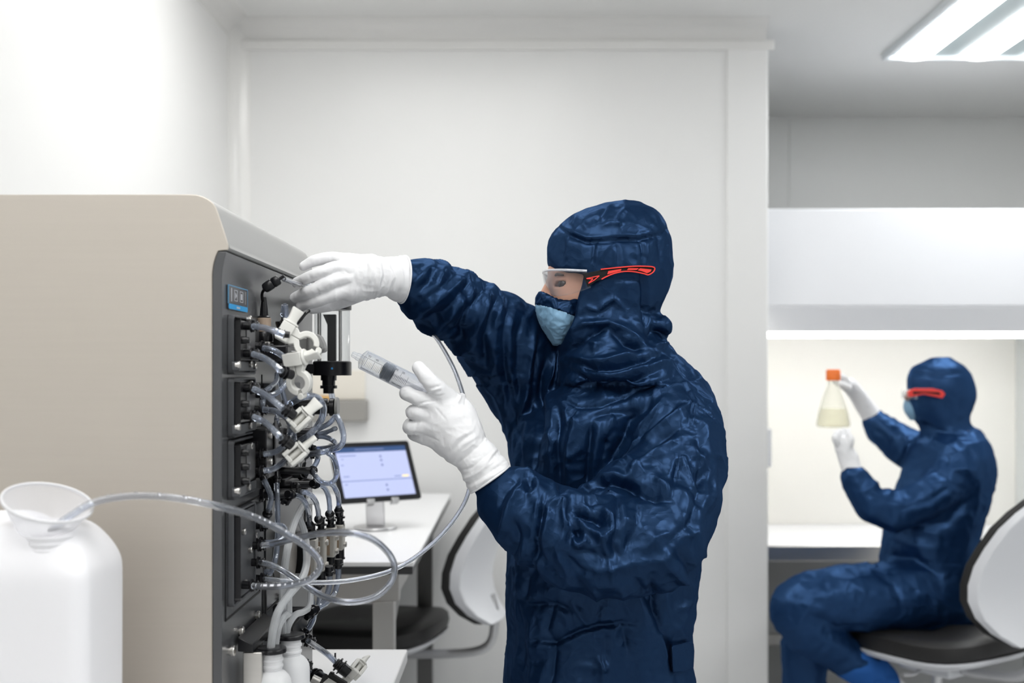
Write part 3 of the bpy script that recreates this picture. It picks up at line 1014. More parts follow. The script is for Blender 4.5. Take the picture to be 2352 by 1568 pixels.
B1 = P(624, 0, 1.73)
B2 = P(668, 0, 1.82)
zc1 = zc2 = P(0, 1488, 1.73).z
collar(B1.x, 1.73, zc1, h)
collar(B2.x, 1.82, zc2, h)
MB().box((XP + .012, ya + .004, TZ + .001), (XP + .040, ya + .012, zt - .0225)).build('holder_plate', MT['steel'], h, 0.001)
screw((XP + .0, ya + .03, zt + .004), h, 1.4)
screw((XP + .0, yb - .03, zt + .004), h, 1.4)
screw((XP + .001, 1.67, PQ(545, 1476).z), h, 1.5)
for px, py in ((700, 1400), (655, 1390), (640, 1370)):
    screw(PQ(px, py, 0), fp, 1.2)
# valve stub beneath with two lines to the table
st = block('outlet_valve', 672, 1440, 706, 1500, .03, MT['black_matte'])
fitting(PQ(690, 1462, .028), (1, 0, -.45), st, 1.3)
fitting(PQ(684, 1520, .028), (1, 0, -.3), st, 1.2)

# ------------------------------------------------------------------ the bottles in the holder
def bottle(cx, cy, ztop, level, label):
    t = root('plastic_bottle', (cx, cy, TZ), label, 'bottle', 'bottles hanging in the machine holder')
    H = ztop - .007 - TZ
    r = .0300
    pr = [(.0001, 0.0006), (r - .004, .0006), (r, .005), (r, H - .048), (r - .001, H - .041), (r - .004, H - .035), (r - .009, H - .0295), (r - .015, H - .026), (.0162, H - .024), (.0158, H - .022), (.0175, H - .021), (.0175, H - .018),
          (.0160, H - .017), (.0160, H - .012), (.0175, H - .011), (.0175, H - .008), (.0160, H - .007), (.0160, H)]
    b = MB().lathe(pr, (0, 0, 0), n=48).build('body', MT['hdpe'], t, local=True)
    MB().lathe([(.0001, .002), (r - .003, .002), (r - .0018, .006), (r - .0018, level), (.0001, level)], (0, 0, 0), n=40).build('liquid', MT['liquid'], t, local=True)
    return t


bottle(B1.x, 1.73, zc1, .03, 'nearer milky white plastic bottle hanging at front of black holder')
bottle(B2.x, 1.82, zc2, P(0, 1529, 1.82).z - TZ, 'farther milky plastic bottle half full of bluish liquid')


# ------------------------------------------------------------------ white tube clamps
def make_clamp():
    """ring axis along local y, jaws towards -x, wing nut towards +z"""
    t = root('tube_clamp', (0, 0, 0), 'x', 'clamp')
    h = .0075
    ri, ro = .0105, .0190

    def half(sg):
        m = MB()
        out, inn = [], []
        for k in range(11):
            a = math.radians(12 + (150 - 12) * k / 10)
            out.append((ro * math.cos(a), sg * ro * math.sin(a)))
            inn.append((ri * math.cos(a), sg * ri * math.sin(a)))
        poly = out + [(-.022, sg * .0135), (-.034, sg * .0135), (-.034, sg * .0003), (-.0125, sg * .0003), (-.0100, sg * .0035)] + inn[::-1][1:]
        m.prism([(x, -h, z) for x, z in poly], (0, 0, 0), (0, 2 * h, 0))
        return m.build('jaw', MT['white_plastic'], t, 0.0012, 2, local=True)
    half(1)
    half(-1)
    m = MB()
    m.lathe([(.0048, -h * 1.15), (.0048, h * 1.15)], (.0205, 0, 0), (0, 1, 0), 18)
    m.build('hinge', MT['white_plastic'], t, 0.0008, local=True)
    # squared cage with the bolt in its slot
    m = MB()
    for y in (-1, 1):
        m.box((-.046, y * .0125, -.0145), (-.026, y * .0062, .0140))
    m.box((-.0455, -.0063, -.0144), (-.026, .0063, -.0085))
    m.box((-.0455, -.0063, .0105), (-.026, .0063, .0139))
    m.box((-.030, -.0063, -.0140), (-.026, .0063, .0135))
    m.build('bolt_cage', MT['white_plastic'], t, 0.0012, 2, local=True)
    m = MB()
    m.lathe([(.0045, -.0135), (.0045, .018)], (-.037, 0, 0), (0, 0, 1), 16)
    m.build('bolt', MT['white_plastic'], t, 0.0004, local=True)
    m = MB()
    m.lathe([(.0125, .0145), (.0125, .0168), (.0118, .0178)], (-.036, 0, 0), (0, 0, 1), 28)
    n = m.build('nut_collar', MT['white_plastic'], t, 0.0005, local=True)
    m = MB()
    rings = []
    for z, a, b in ((.0175, .0085, .0052), (.022, .0075, .0045), (.030, .0085, .0036), (.038, .0100, .0030), (.0395, .0094, .0026)):
        rings.append([(-.036 + a * sx, b * sy, z) for sx, sy in ((1, .55), (.6, 1), (-.6, 1), (-1, .55), (-1, -.55), (-.6, -1), (.6, -1), (1, -.55))])
    m.loops(rings)
    m.build('wing', MT['white_plastic'], t, 0.0009, 2, local=True)
    return t


CL = make_clamp()


def place_clamp(first, loc, x, z, label, s=1.0, wing=1.0, roll=0.0):
    t = CL if first else copy_tree(CL)
    x, z = Vector(x).normalized(), Vector(z).normalized()
    z = (z - x * z.dot(x)).normalized()
    y = z.cross(x)
    M = Matrix((x, y, z)).transposed().to_4x4()
    t.rotation_mode = 'QUATERNION'
    t.rotation_quaternion = M.to_quaternion()
    t.location = loc
    t.scale = (s, s, s)
    t['label'] = label
    t['group'] = 'white wing-nut clamps on the tubing'
    for c in t.children:
        if c.name.startswith('wing'):
            c.rotation_euler = (0, 0, roll)
            c.location = (-.036 * (1 - math.cos(roll)), .036 * math.sin(roll), 0)
    return t


place_clamp(True, P(704, 790, 1.70), (.86, .12, -.50), (.42, .15, .88), 'topmost white wing-nut clamp, ring open, just under the raised glove', 1.0, roll=.5)
place_clamp(False, P(688, 878, 1.70), (.18, .1, -.98), (.88, -.2, .40), 'second white clamp from the top, open ring pointing down', 1.0, roll=.9)
place_clamp(False, P(692, 968, 1.735), (-.10, .98, -.13), (.62, -.10, .60), 'third white clamp from the top, its flat wing flared like a fan', 1.0, roll=1.5)
place_clamp(False, P(683, 1046, 1.735), (-.10, .98, -.13), (.66, -.10, .58), 'lowest of the four white clamps beside the panel, above the lower tubing', 1.0, roll=.4)
place_clamp(False, P(796, 1560, 2.2), (-.55, .45, -.60), (.66, -.2, .72), 'white clamp lying on the low table at the end of a tube', 1.05, roll=.3)


def ferrule(a, d, label, group='black tube connectors', s=1.0):
    """stout black tube connector with flanges, from point a along d"""
    m = MB()
    m.lathe([(.006 * s, 0), (.0075 * s, .001 * s), (.0075 * s, .004 * s), (.0115 * s, .0045 * s), (.0115 * s, .007 * s), (.0078 * s, .0075 * s), (.0078 * s, .011 * s), (.0122 * s, .0115 * s), (.0122 * s, .0135 * s),
             (.0095 * s, .014 * s), (.0088 * s, .027 * s)], (0, 0, 0), d, 24)
    m.box((-.0016, -.0016, .0), (.0016, .0016, .014 * s))
    o = m.build('tube_connector', MT['black'], None, 0.0003, 1)
    o.location = a
    return tag(o, label, 'connector', group)


ferrule(P(642, 766, 1.665), (.5, .05, -.06), 'black connector at the left of the topmost white clamp', s=.55)
ferrule(P(644, 852, 1.665), (.5, .5, -.2), 'black connector where a tube meets the second white clamp', s=.8)
ferrule(P(650, 936, 1.655), (.6, .35, -.5), 'black connector feeding the third white clamp from upper left', s=.8)
ferrule(P(645, 1004, 1.655), (.6, .35, -.55), 'black connector feeding the lowest white clamp of the four', s=.8)
e0 = P(770, 1520, 2.17)
ferrule(e0, P(800, 1545, 2.17) - e0, 'black connector on the low table behind the white disc', s=1.25)
e1 = P(716, 1548, 2.12)
ferrule(e1, P(750, 1562, 2.1) - e1, 'black connector on the low table beside the bottles', s=1.2)
tag(center_origin(MB().tube([PQ(708, 1472, .05), P(730, 1486, 2.1), P(752, 1502, 2.15), e0 + Vector((.004, 0, -.003))], .0055, 10, bore=.62).build('drain_tube', MT['tube'])),
    'clear tube from machine foot down to the black connector by the table clamp', 'tube')
tag(center_origin(MB().tube([PQ(702, 1530, .045), P(708, 1540, 2.1), e1 + Vector((.004, 0, -.002))], .005, 10, bore=.62).build('drain_tube', MT['tube'])),
    'short clear tube running behind the bottles to the white disc valve', 'tube')
dv = root('disc_valve', P(755, 1585, 2.1), 'white disc shaped valve with black lever lying on the low table', 'valve')
MB().lathe([(.0001, -.006), (.027, -.006), (.030, -.002), (.030, .002), (.027, .006), (.0001, .006)], P(752, 1582, 2.1), (.3, -.6, .75), 36).build('disc', MT['white_plastic'], dv)
a, b = P(755, 1548, 2.1), P(795, 1572, 2.1)
MB().tube([a, b], .006, 8, 0).tube([P(764, 1543, 2.1), P(762, 1552, 2.1)], .004, 8, 0).build('lever', MT['black_matte'], dv)
MB().lathe([(.008, 0), (.008, .016)], P(735, 1566, 2.09), (-1, 0, .5), 16).build('end_cap', MT['steel'], dv)

# ------------------------------------------------------------------ carboy and funnel, hose
DC = 1.41
cb = root('carboy', P(70, 0, DC).xy.to_3d() + Vector((0, 0, TZ)), 'big white plastic carboy with ribbed neck standing before the machine', 'carboy')
m = MB()
rings = []
X0, X1 = P(-120, 0, DC).x, P(228, 0, DC).x


def rr_ring(cx, cy, ax_, ay, z, r, n=6):
    out = []
    for sx, sy, a0 in ((1, 1, 0), (-1, 1, 90), (-1, -1, 180), (1, -1, 270)):
        for k in range(n + 1):
            a = math.radians(a0 + 90 * k / n)
            out.append((cx + sx * (ax_ - r) + r * math.cos(a), cy + sy * (ay - r) + r * math.sin(a), z))
    return out


def zpy(py, d=DC):
    return EYE + (CY - py) * d / F


cxb = (X0 + X1) / 2
for z, xr, sh in ((TZ + .0005, 220, .95), (TZ + .008, 226, 1), (zpy(1400), 227.5, 1), (zpy(1325), 228, 1), (zpy(1305), 226, .99), (zpy(1285), 219, .96), (zpy(1262), 208, .9), (zpy(1238), 193, .8), (zpy(1218), 178, .68), (zpy(1206), 166, .55), (zpy(1203), 150, .4)):
    xr_ = P(xr, 0, DC).x
    lx = cxb - (xr_ - cxb) if z > zpy(1330) else X0
    lx = max(X0, cxb - (xr_ - cxb))
    rings.append(rr_ring((lx + xr_) / 2, DC + .03, (xr_ - lx) / 2, .078 * sh, z, min(.028, (xr_ - lx) / 2.2)))
m.loops(rings)
m.build('body', MT['carboy'], cb, 0, subsurf=1)
nk = P(98, 1240, DC - .035)
nk = Vector((nk.x, DC - .01, 0))
m = MB()
zn0, zn1 = zpy(1300), zpy(1232)
pr = [(.034, zn0), (.030, zn0 + .012)]
for k in range(4):
    z = zn0 + .014 + k * .0075
    pr += [(.0272, z), (.0290, z + .0018), (.0290, z + .0035), (.0272, z + .005)]
pr += [(.027, zn1)]
m.lathe(pr, nk, n=40)
m.build('neck', MT['carboy'], cb)
m = MB()
m.tube([(X0 + .005, DC + .05, zpy(1290)), (X0 + .0, DC + .05, zpy(1225)), (X0 + .035, DC + .05, zpy(1213)), (P(35, 0, DC).x, DC + .05, zpy(1213)), (P(75, 0, DC).x, DC + .05, zpy(1240)), (P(95, 0, DC).x, DC + .05, zpy(1290))], .0155, 14)
m.build('handle', MT['carboy'], cb)
fa = Vector((.30, -.27, 1)).normalized()
fc = P(109.5, 1154, DC - .005)
fn = root('funnel', fc - fa * .075, 'translucent white funnel leaning in the carboy neck with hose end', 'funnel')
m = MB()
R = .0522
n = 48
x, y, z = frame(fa)
st_ = P(100, 1240, DC - .008)
cen = [(R, 0), (R - .008, -.016), (R - .018, -.032), (.0275, -.045), (.0225, -.054)]
rings = []
for r, h_ in cen:
    rings.append([fc + fa * h_ + (x * math.cos(a) + y * math.sin(a)) * r for a in [2 * math.pi * k / n for k in range(n)]])
b0 = fc + fa * -.058
for k, (r, t_) in enumerate(((.0205, .35), (.0165, .7), (.0135, 1.0))):
    cpt = b0.lerp(Vector((nk.x, nk.y, zn1 - .03)), t_)
    x2, y2, z2 = frame((0, 0, 1))
    rings.append([cpt + (x * math.cos(a) + y * math.sin(a)) * r for a in [2 * math.pi * k2 / n for k2 in range(n)]])
m.loops(rings, cap=False)
m.build('cone', MT['funnel'], fn)
m = MB()
rim = [fc + (x * math.cos(a) + y * math.sin(a)) * (R + .0008) for a in [2 * math.pi * k / 64 for k in range(64)]]
rings = []
for k in range(64):
    q = rim[k]
    rad = (q - fc).normalized()
    rings.append([q + rad * .0018 * math.cos(b_) + fa * .0026 * math.sin(b_) for b_ in [2 * math.pi * j / 8 for j in range(8)]])
m.loops(rings, closed=True)
m.build('rim', MT['funnel_rim'], fn)

hose_pts = [P(112, 1226, 1.395), P(140, 1200, 1.397), P(172, 1178, 1.40), P(206, 1158, 1.41), P(255, 1144, 1.425), P(335, 1138, 1.45), P(430, 1147, 1.48), P(520, 1167, 1.51), P(590, 1190, 1.54), P(655, 1224, 1.57), P(700, 1252, 1.59),
            P(729, 1280, 1.605), P(735, 1303, 1.61), P(715, 1328, 1.62), P(680, 1341, 1.635), P(640, 1346, 1.65), P(600, 1346, 1.66), PQ(583, 1346, .036)]
hs = root('waste_hose', (hose_pts[6].x, hose_pts[6].y, hose_pts[6].z), 'clear printed hose arching from white funnel across the beige panel', 'hose')
MB().tube(hose_pts, .0051, 12, 8, bore=.64).build('hose_wall', MT['tube_long'], hs)
m = MB()
path = smooth_path(hose_pts, 24)
i = 30
rnd = random.Random(3)
while i < len(path) - 8:
    seg = path[i:i + rnd.choice((2, 3, 6, 3))]
    for q0, q1 in zip(seg, seg[1:]):
        t_ = (q1 - q0).normalized()
        up = Vector((0, -.55, 1))
        up = (up - t_ * up.dot(t_)).normalized()
        sd = t_.cross(up)
        for a, b in ((-.9, -.35), (.35, .9)) if rnd.random() < .4 else ((-.9, -.3),):
            ring = lambda q: [q + (up * math.cos(k) + sd * math.sin(k)) * .0053 for k in (a, (a + b) / 2, b)]
            r0, r1 = ring(q0), ring(q1)
            m.add(r0 + r1, [(0, 1, 4, 3), (1, 2, 5, 4)])
    i += rnd.choice((7, 9, 10, 14))
m.build('printed_marks', MT['mark'], hs)

# ------------------------------------------------------------------ white bench at the back, tablet and stand
BZ = 0.95
yb0, yb1 = .48 * F / (1290 - CY), .48 * F / (1133 - CY)
xb = P(950, 0, yb0).x
bench = root('laboratory_bench', (-.70, (yb0 + yb1) / 2, 0), 'white topped steel framed laboratory bench against the back wall', 'bench')
MB().box((-1.12, yb0, BZ - .012), (xb, yb1, BZ)).build('bench_top', MT['bench'], bench, 0.002)
MB().box((-1.115, yb0 + .003, BZ - .032), (xb - .003, yb1 - .003, BZ - .0125)).build('edge_band', MT['bench_edge'], bench)
MB().box((-1.10, yb0 + .03, BZ - .105), (xb - .04, yb0 + .07, BZ - .0325)).box((-1.10, yb1 - .08, BZ - .105), (xb - .04, yb1 - .04, BZ - .0325)).box((xb - .10, yb0 + .07, BZ - .105), (xb - .05, yb1 - .08, BZ - .0325)) \
    .build('apron', MT['steel_grey'], bench, 0.002)
lx = P(882, 0, yb0 + .05).x
MB().box((lx - .027, yb0 + .03, 0), (lx + .027, yb0 + .085, BZ - .1055)).build('leg', MT['steel_grey'], bench, 0.002)
MB().box((xb - .105, yb1 - .3, 0), (xb - .05, yb1 - .245, BZ - .1055)).build('leg', MT['dark_steel'], bench, 0.002)
MB().box((-1.09, yb0 + .03, 0), (-1.035, yb0 + .085, BZ - .1055)).build('leg', MT['steel_grey'], bench, 0.002)
MB().box((-1.09, yb1 - .3, 0), (-1.035, yb1 - .245, BZ - .1055)).build('leg', MT['steel_grey'], bench, 0.002)
MB().prism([(xb - .06, yb0 + .10, BZ - .106), (xb - .06, yb0 + .10, BZ - .20), (xb - .06, yb0 + .35, BZ - .106)], (-.03, 0, 0), (0, 0, 0)).build('brace', MT['dark_steel'], bench, 0.001)

tc = Vector((-.4064, 3.4, EYE - .3908))
ta, tt, tw = .5789, .4821, .2696
tu = Vector((math.cos(ta), math.sin(ta), 0))
tback = Vector((-math.sin(ta), math.cos(ta), 0))
tup = Vector((0, 0, math.cos(tt))) + tback * math.sin(tt)
tn = tu.cross(tup).normalized()
tn = tn if tn.y < 0 else -tn
th = tw * .72
tab = root('tablet', tc, 'black framed tablet showing a pale lilac screen on the white bench', 'tablet')


def TP(u, v, d=0.0):
    return tc + tu * (u - .5) * tw + tup * v * th + tn * d


def plate(u0, v0, u1, v1, d0, d1, r=0.0):
    if r:
        pts = []
        for cu, cv, a0 in ((u1, v1, 0), (u0, v1, 90), (u0, v0, 180), (u1, v0, 270)):
            su, sv = (-1 if cu == u1 else 1), (-1 if cv == v1 else 1)
            for k in range(6):
                a = math.radians(a0 + 18 * k)
                pts.append((cu + su * r / tw + r / tw * math.cos(a), cv + sv * r / th + r / th * math.sin(a)))
    else:
        pts = [(u0, v0), (u1, v0), (u1, v1), (u0, v1)]
    return MB().prism([TP(u, v) for u, v in pts], tn * d0, tn * d1)


plate(0, 0, 1, 1, -.007, 0, .009).build('case', MT['black'], tab, 0.0008)
scr = plate(.065, .085, .935, .915, 0, .0006).build('screen', MT['ui_white'], tab)
plate(.065, .83, .935, .915, .0006, .001).build('header_bar', MT['ui_navy'], scr)
plate(.30, .865, .66, .88, .001, .0012).build('header_text', MT['ui_grey'], scr)
plate(.065, .345, .935, .36, .0006, .001).build('divider', MT['ui_line'], scr)
for i, (u, v) in enumerate(((.60, .745), (.60, .68), (.60, .60), (.60, .26), (.60, .18))):
    m = plate(u - .012, v - .018, u + .012, v + .018, .0006, .001)
    m.build('screen_icon', MT['ui_grey'], scr)
for u0, u1, v in ((.10, .17, .43), (.72, .80, .40), (.10, .13, .30), (.10, .13, .62), (.10, .30, .775), (.12, .14, .72)):
    plate(u0, v - .008, u1, v + .008, .0006, .001).build('screen_text', MT['ui_line'], scr)
plate(.82, .385, .90, .415, .0006, .001).build('screen_button', MT['ui_amber'], scr)

sb = P(850, 1196, 3.40)
stand = root('tablet_stand', (sb.x, sb.y + .06, BZ), 'grey metal stand holding the tablet above the white bench', 'stand')
MB().lathe([(.062, BZ + .0004), (.066, BZ + .004), (.064, BZ + .008), (.02, BZ + .010)], (sb.x + .01, sb.y + .05, 0), n=40).build('base', MT['aluminium'], stand)
pm = TP(.42, .18, -.0075)
px_ = (sb.x + .01, sb.y + .02)
m = MB()
m.loops([[(px_[0] - .028, px_[1] + .03, BZ + .009), (px_[0] + .028, px_[1] + .03, BZ + .009), (px_[0] + .028, px_[1] + .042, BZ + .009), (px_[0] - .028, px_[1] + .042, BZ + .009)],
         [(px_[0] - .028, px_[1] + .01, BZ + .08), (px_[0] + .028, px_[1] + .01, BZ + .08), (px_[0] + .028, px_[1] + .022, BZ + .08), (px_[0] - .028, px_[1] + .022, BZ + .08)],
         [pm - tu * .028 - tn * .008, pm + tu * .028 - tn * .008, pm + tu * .028 - tn * .02, pm - tu * .028 - tn * .02]])
m.build('column', MT['aluminium'], stand, 0.003)
m = MB()
for u in (.36, .66):
    q = TP(u, 0)
    m.prism([q - tu * .012 - tup * .006, q + tu * .012 - tup * .006, q + tu * .012 + tup * .008, q - tu * .012 + tup * .008], tn * .0008, tn * .005)
    m.prism([q - tu * .012 - tup * .008, q + tu * .012 - tup * .008, q + tu * .012 - tup * .0012, q - tu * .012 - tup * .0012], tn * -.014, tn * .005)
m.build('clip', MT['aluminium'], stand, 0.001)
plate(.30, .05, .70, .40, -.013, -.0075).build('back_plate', MT['aluminium'], stand, 0.001)

# grey box on the back wall, half hidden by the machine
yw = YB - .001
bx = root('wall_box', (P(790, 0, yw).x, yw - .06, P(0, 967, yw).z), 'small grey box on the back wall seen past the black coupling', 'box')
MB().box((P(700, 0, yw - .06).x, yw - .06, P(0, 968, yw - .06).z), (P(842, 0, yw - .06).x, yw, P(0, 919, yw - .06).z)).build('body', MT['grey_box'], bx, 0.006)
MB().box((P(700, 0, yw - .06).x, yw - .012, P(0, 917, yw).z), (P(838, 0, yw - .012).x, yw, P(0, 850, yw).z)).build('notice_plate', MT['cream'], bx, 0.002)
MB().box((P(735, 0, yw - .06).x, yw - .05, P(0, 918, yw - .05).z), (P(755, 0, yw - .06).x, yw - .03, P(0, 908, yw - .05).z)).build('amber_knob', MT['amber'], bx, 0.003)


# ------------------------------------------------------------------ chairs
def make_chair(label, dx):
    t = root('laboratory_chair', (0, 0, 0), label, 'chair', 'white shelled laboratory chairs')
    zs = .54

    def seat_ring(z, s, n=40):
        out = []
        for k in range(n):
            a = 2 * math.pi * k / n
            c, s_ = math.cos(a), math.sin(a)
            e = .62
            out.append((.265 * s * math.copysign(abs(c) ** e, c), .245 * s * math.copysign(abs(s_) ** e, s_), z + (.012 * (c ** 4) if c < 0 else .02 * c * c) * (-1 if c < 0 else 1)))
        return out
    MB().loops([seat_ring(zs - .045, .93), seat_ring(zs - .035, .98), seat_ring(zs - .015, 1.0), seat_ring(zs + .008, .985), seat_ring(zs + .020, .93), seat_ring(zs + .026, .80), seat_ring(zs + .024, .5), seat_ring(zs + .020, .2)]) \
        .build('seat_cushion', MT['chair_black'], t, local=True)
    MB().loops([seat_ring(zs - .085, .55), seat_ring(zs - .080, .75), seat_ring(zs - .066, .92), seat_ring(zs - .050, .985), seat_ring(zs - .043, .99), seat_ring(zs - .0455, .9)]).build('seat_shell', MT['chair_white'], t, local=True)
    # backrest: side profile x(v), z(v), swept across y and wrapped forwards at the edges
    prof = [(.20, .02), (.175, .055), (.155, .10), (.148, .15), (.155, .20), (.175, .26), (.206, .32), (.240, .38), (.272, .43), (.292, .47), (.298, .49)]
    hw = [.11, .155, .185, .20, .205, .205, .20, .19, .17, .135, .09]

    def sheet(off, edge, back):
        rings = []
        for (x, z), w2 in zip(prof, hw):
            rings.append([(x + off + back - edge * u * u * (w2 / .2) ** 2 + dx, u * w2, zs + .02 + z * 1.02) for u in [-1 + 2 * k / 12 for k in range(13)]])
        return rings

    def slab_(o0, e0, o1, e1, name, m, sc0=1.0):
        A, B = sheet(o0, e0, 0), sheet(o1, e1, 0)
        q = MB()
        rings = [a + list(reversed(b)) for a, b in zip(A, B)]
        q.loops(rings)
        return q.build(name, m, t, 0.004, 2, local=True)
    slab_(.055, .055, .088, .060, 'backrest_pad', MT['chair_black'])
    slab_(.0885, .060, .118, .050, 'backrest_shell', MT['chair_white'])
    MB().tube([(.02, 0, zs - .10), (.16, 0, zs - .10), (.24 + dx, 0, zs - .07), (.285 + dx, 0, zs + .03), (.272 + dx, 0, zs + .12)], .016, 12).build('backrest_bar', MT['aluminium'], t, local=True)
    MB().box((-.10, -.075, zs - .125), (.10, .075, zs - .078)).build('mechanism', MT['chair_white'], t, 0.008, local=True)
    MB().tube([(.0, -.07, zs - .10), (.03, -.16, zs - .105), (.03, -.22, zs - .10)], .007, 8).build('height_lever', MT['aluminium'], t, local=True)
    MB().lathe([(.026, .09), (.026, .26), (.017, .262), (.017, zs - .12)], n=20).build('gas_column', MT['aluminium'], t, local=True)
    for k in range(5):
        a = 2 * math.pi * (k + .35) / 5
        d = Vector((math.cos(a), math.sin(a), 0))
        lg = MB().tube([Vector((0, 0, .115)) + d * .02, Vector((0, 0, .105)) + d * .15, Vector((0, 0, .078)) + d * .29], [.024, .019, .014], 10, 3).build('base_leg', MT['aluminium'], t, local=True)
        s = d.cross(Vector((0, 0, 1)))
        MB().lathe([(.028, -.013), (.028, -.004), (.014, -.003), (.014, .003), (.028, .004), (.028, .013)], d * .29 + Vector((0, 0, .0285)), s, 20).tube([d * .29 + Vector((0, 0, .078)), d * .29 + Vector((0, 0, .03))], .007, 8, 0) \
            .build('caster', MT['black'], lg, local=True)
    return t


ch1 = make_chair('empty white and black chair drawn up under the bench end behind the standing worker', .165)
ch1.location = (P(850, 0, 4.0).x, 4.0, 0)
ch1.rotation_euler = (0, 0, math.radians(-12))
ch2 = make_chair('white and black chair with the seated worker on it', .075)
ch2.location = (P(2152, 0, 3.85).x, 3.85, 0)
ch2.rotation_euler = (0, 0, math.radians(-56))

# ------------------------------------------------------------------ the laminar flow hood on the right
yf, yk = 4.67, 5.30
hx0, hx1 = .55, 2.42
xin0, xin1 = .60, P(2332, 0, yk).x
Z = lambda py, d=yf: EYE + (CY - py) * d / F
hd = root('flow_hood', ((hx0 + hx1) / 2, 5.0, 0), 'white laminar flow hood with lit work space behind the seated worker', 'hood')
MB().box((hx0, yf, Z(703)), (hx1, yk + .05, Z(479))).build('fan_housing', MT['hood_white'], hd, 0.006)
MB().prism([(hx0, yf + .002, Z(703)), (hx0, yf + .05, Z(762)), (hx0, yf + .12, Z(762)), (hx0, yf + .12, Z(703))], (0, 0, 0), (hx1 - hx0, 0, -.0005)).build('canopy', MT['hood_white'], hd, 0.004)
MB().box((hx0 + .02, yf + .055, Z(773)), (hx1 - .02, yf + .115, Z(762) - .001)).build('lamp', MT['hood_lamp'], hd, 0.004)
zt_, zs_ = Z(703), Z(1250)
MB().box((hx0, yk, zs_ - .001), (hx1, yk + .05, zt_ - .001)).build('back_panel', MT['hood_inner'], hd)
MB().box((xin1, yf + .12, zs_), (hx1, yk, zt_ - .001)).build('side_panel', MT['hood_inner'], hd, 0.003)
MB().box((hx0, yf + .12, zs_), (xin0, yk, zt_ - .001)).build('side_panel', MT['hood_inner'], hd, 0.003)
MB().box((hx0, yf, zs_ - .022), (hx1, yk, zs_ - .0015)).build('work_surface', MT['hood_white'], hd, 0.004)
MB().box((hx0, yf - .004, Z(1289)), (hx1, yf + .03, Z(1252))).build('front_rail', MT['steel'], hd, 0.005)
MB().box((xin1 - .004, yf + .13, zs_), (xin1 - .001, yk - .01, zt_ - .002)).build('glass_side', MT['glass'], hd)
for x in (hx0, hx1 - .06):
    for y in (yf + .06, yk - .05):
        MB().box((x, y, 0), (x + .06, y + .06, zs_ - .0225)).build('leg', MT['steel_grey'], hd, 0.003)
MB().box((hx0 + .06, yk - .03, .16), (hx1 - .06, yk - .005, zs_ - .03)).build('modesty_panel', MT['hood_grey'], hd, 0.002)
MB().box((hx0 + .06, yk - .05, .16), (hx1 - .06, yk + .01, .21)).build('cross_bar', MT['steel_grey'], hd, 0.003)
# sheet hung at the near end of the hood
pp = tag(center_origin(MB().box((XE + .0065, YB - .0, P(0, 1072, YB).z), (XE + .022, YB + .09, P(0, 985, YB).z)).build('paper_holder', MT['hood_white'], None, 0.002)),
         'small pale sheet holder on the wall end beside the flow hood', 'holder')

# ------------------------------------------------------------------ syringe
sa, sz_ = P(808, 812, 1.93), P(992, 905, 1.965)
sd = (sz_ - sa).normalized()
Ls = (sz_ - sa).length
sy = root('syringe', sa.lerp(sz_, .5), 'large clear syringe with grey stopper held in the lower white glove', 'syringe')
def SX(px):
    return (px - 808) / (992 - 808) * Ls
R = .0175
m = MB()
m.lathe([(.0035, 0), (.0052, .002), (.0056, .009), (.0066, .010), (.0066, .016), (.009, .017), (R - .001, .0205), (R, .0225), (R, Ls + .02), (R - .0014, Ls + .02), (R - .0014, .024), (.004, .021), (.002, .0)], sa, sd, 40, cap=False)
m.build('barrel', MT['syringe'], sy)
m = MB()
s0, s1 = SX(880), SX(900)
m.lathe([(.0001, s0 - .004), (.010, s0 - .0025), (R - .0016, s0), (R - .0016, s0 + .003), (R - .0032, s0 + .0035), (R - .0032, s1 - .0045), (R - .0016, s1 - .004), (R - .0016, s1), (.004, s1 + .001)], sa, sd, 40)
m.build('stopper', MT['rubber'], sy)
m = MB()
x, y, z = frame(sd)
for a in (0, math.pi / 2):
    u = x * math.cos(a) + y * math.sin(a)
    v = z.cross(u)
    q0, q1 = sa + sd * (s1 + .001), sa + sd * (Ls + .05)
    m.prism([q0 - u * .0135, q0 + u * .0135, q1 + u * .0135, q1 - u * .0135], v * -.001, v * .001)
m.lathe([(.0145, Ls + .05), (.0145, Ls + .054)], sa, sd, 30)
m.build('plunger', MT['plunger'], sy)
# scale: side of the barrel towards the camera
vw = (Vector((0, 0, EYE)) - sa.lerp(sz_, .5)).normalized()
ez = (vw - sd * vw.dot(sd)).normalized()          # out of the barrel towards the viewer's side
ew = sd.cross(ez)                                  # across
if ew.z < 0:
    ew = -ew


def arc_bar(m, s, a0, a1, t):
    r = R + .0002
    k = 6
    lo = [sa + sd * (s - t / 2) + (ez * math.cos(a) + ew * math.sin(a)) * r for a in [a0 + (a1 - a0) * i / k for i in range(k + 1)]]
    hi = [q + sd * t for q in lo]
    m.add(lo + hi, [(i, i + 1, k + 2 + i, k + 1 + i) for i in range(k)])


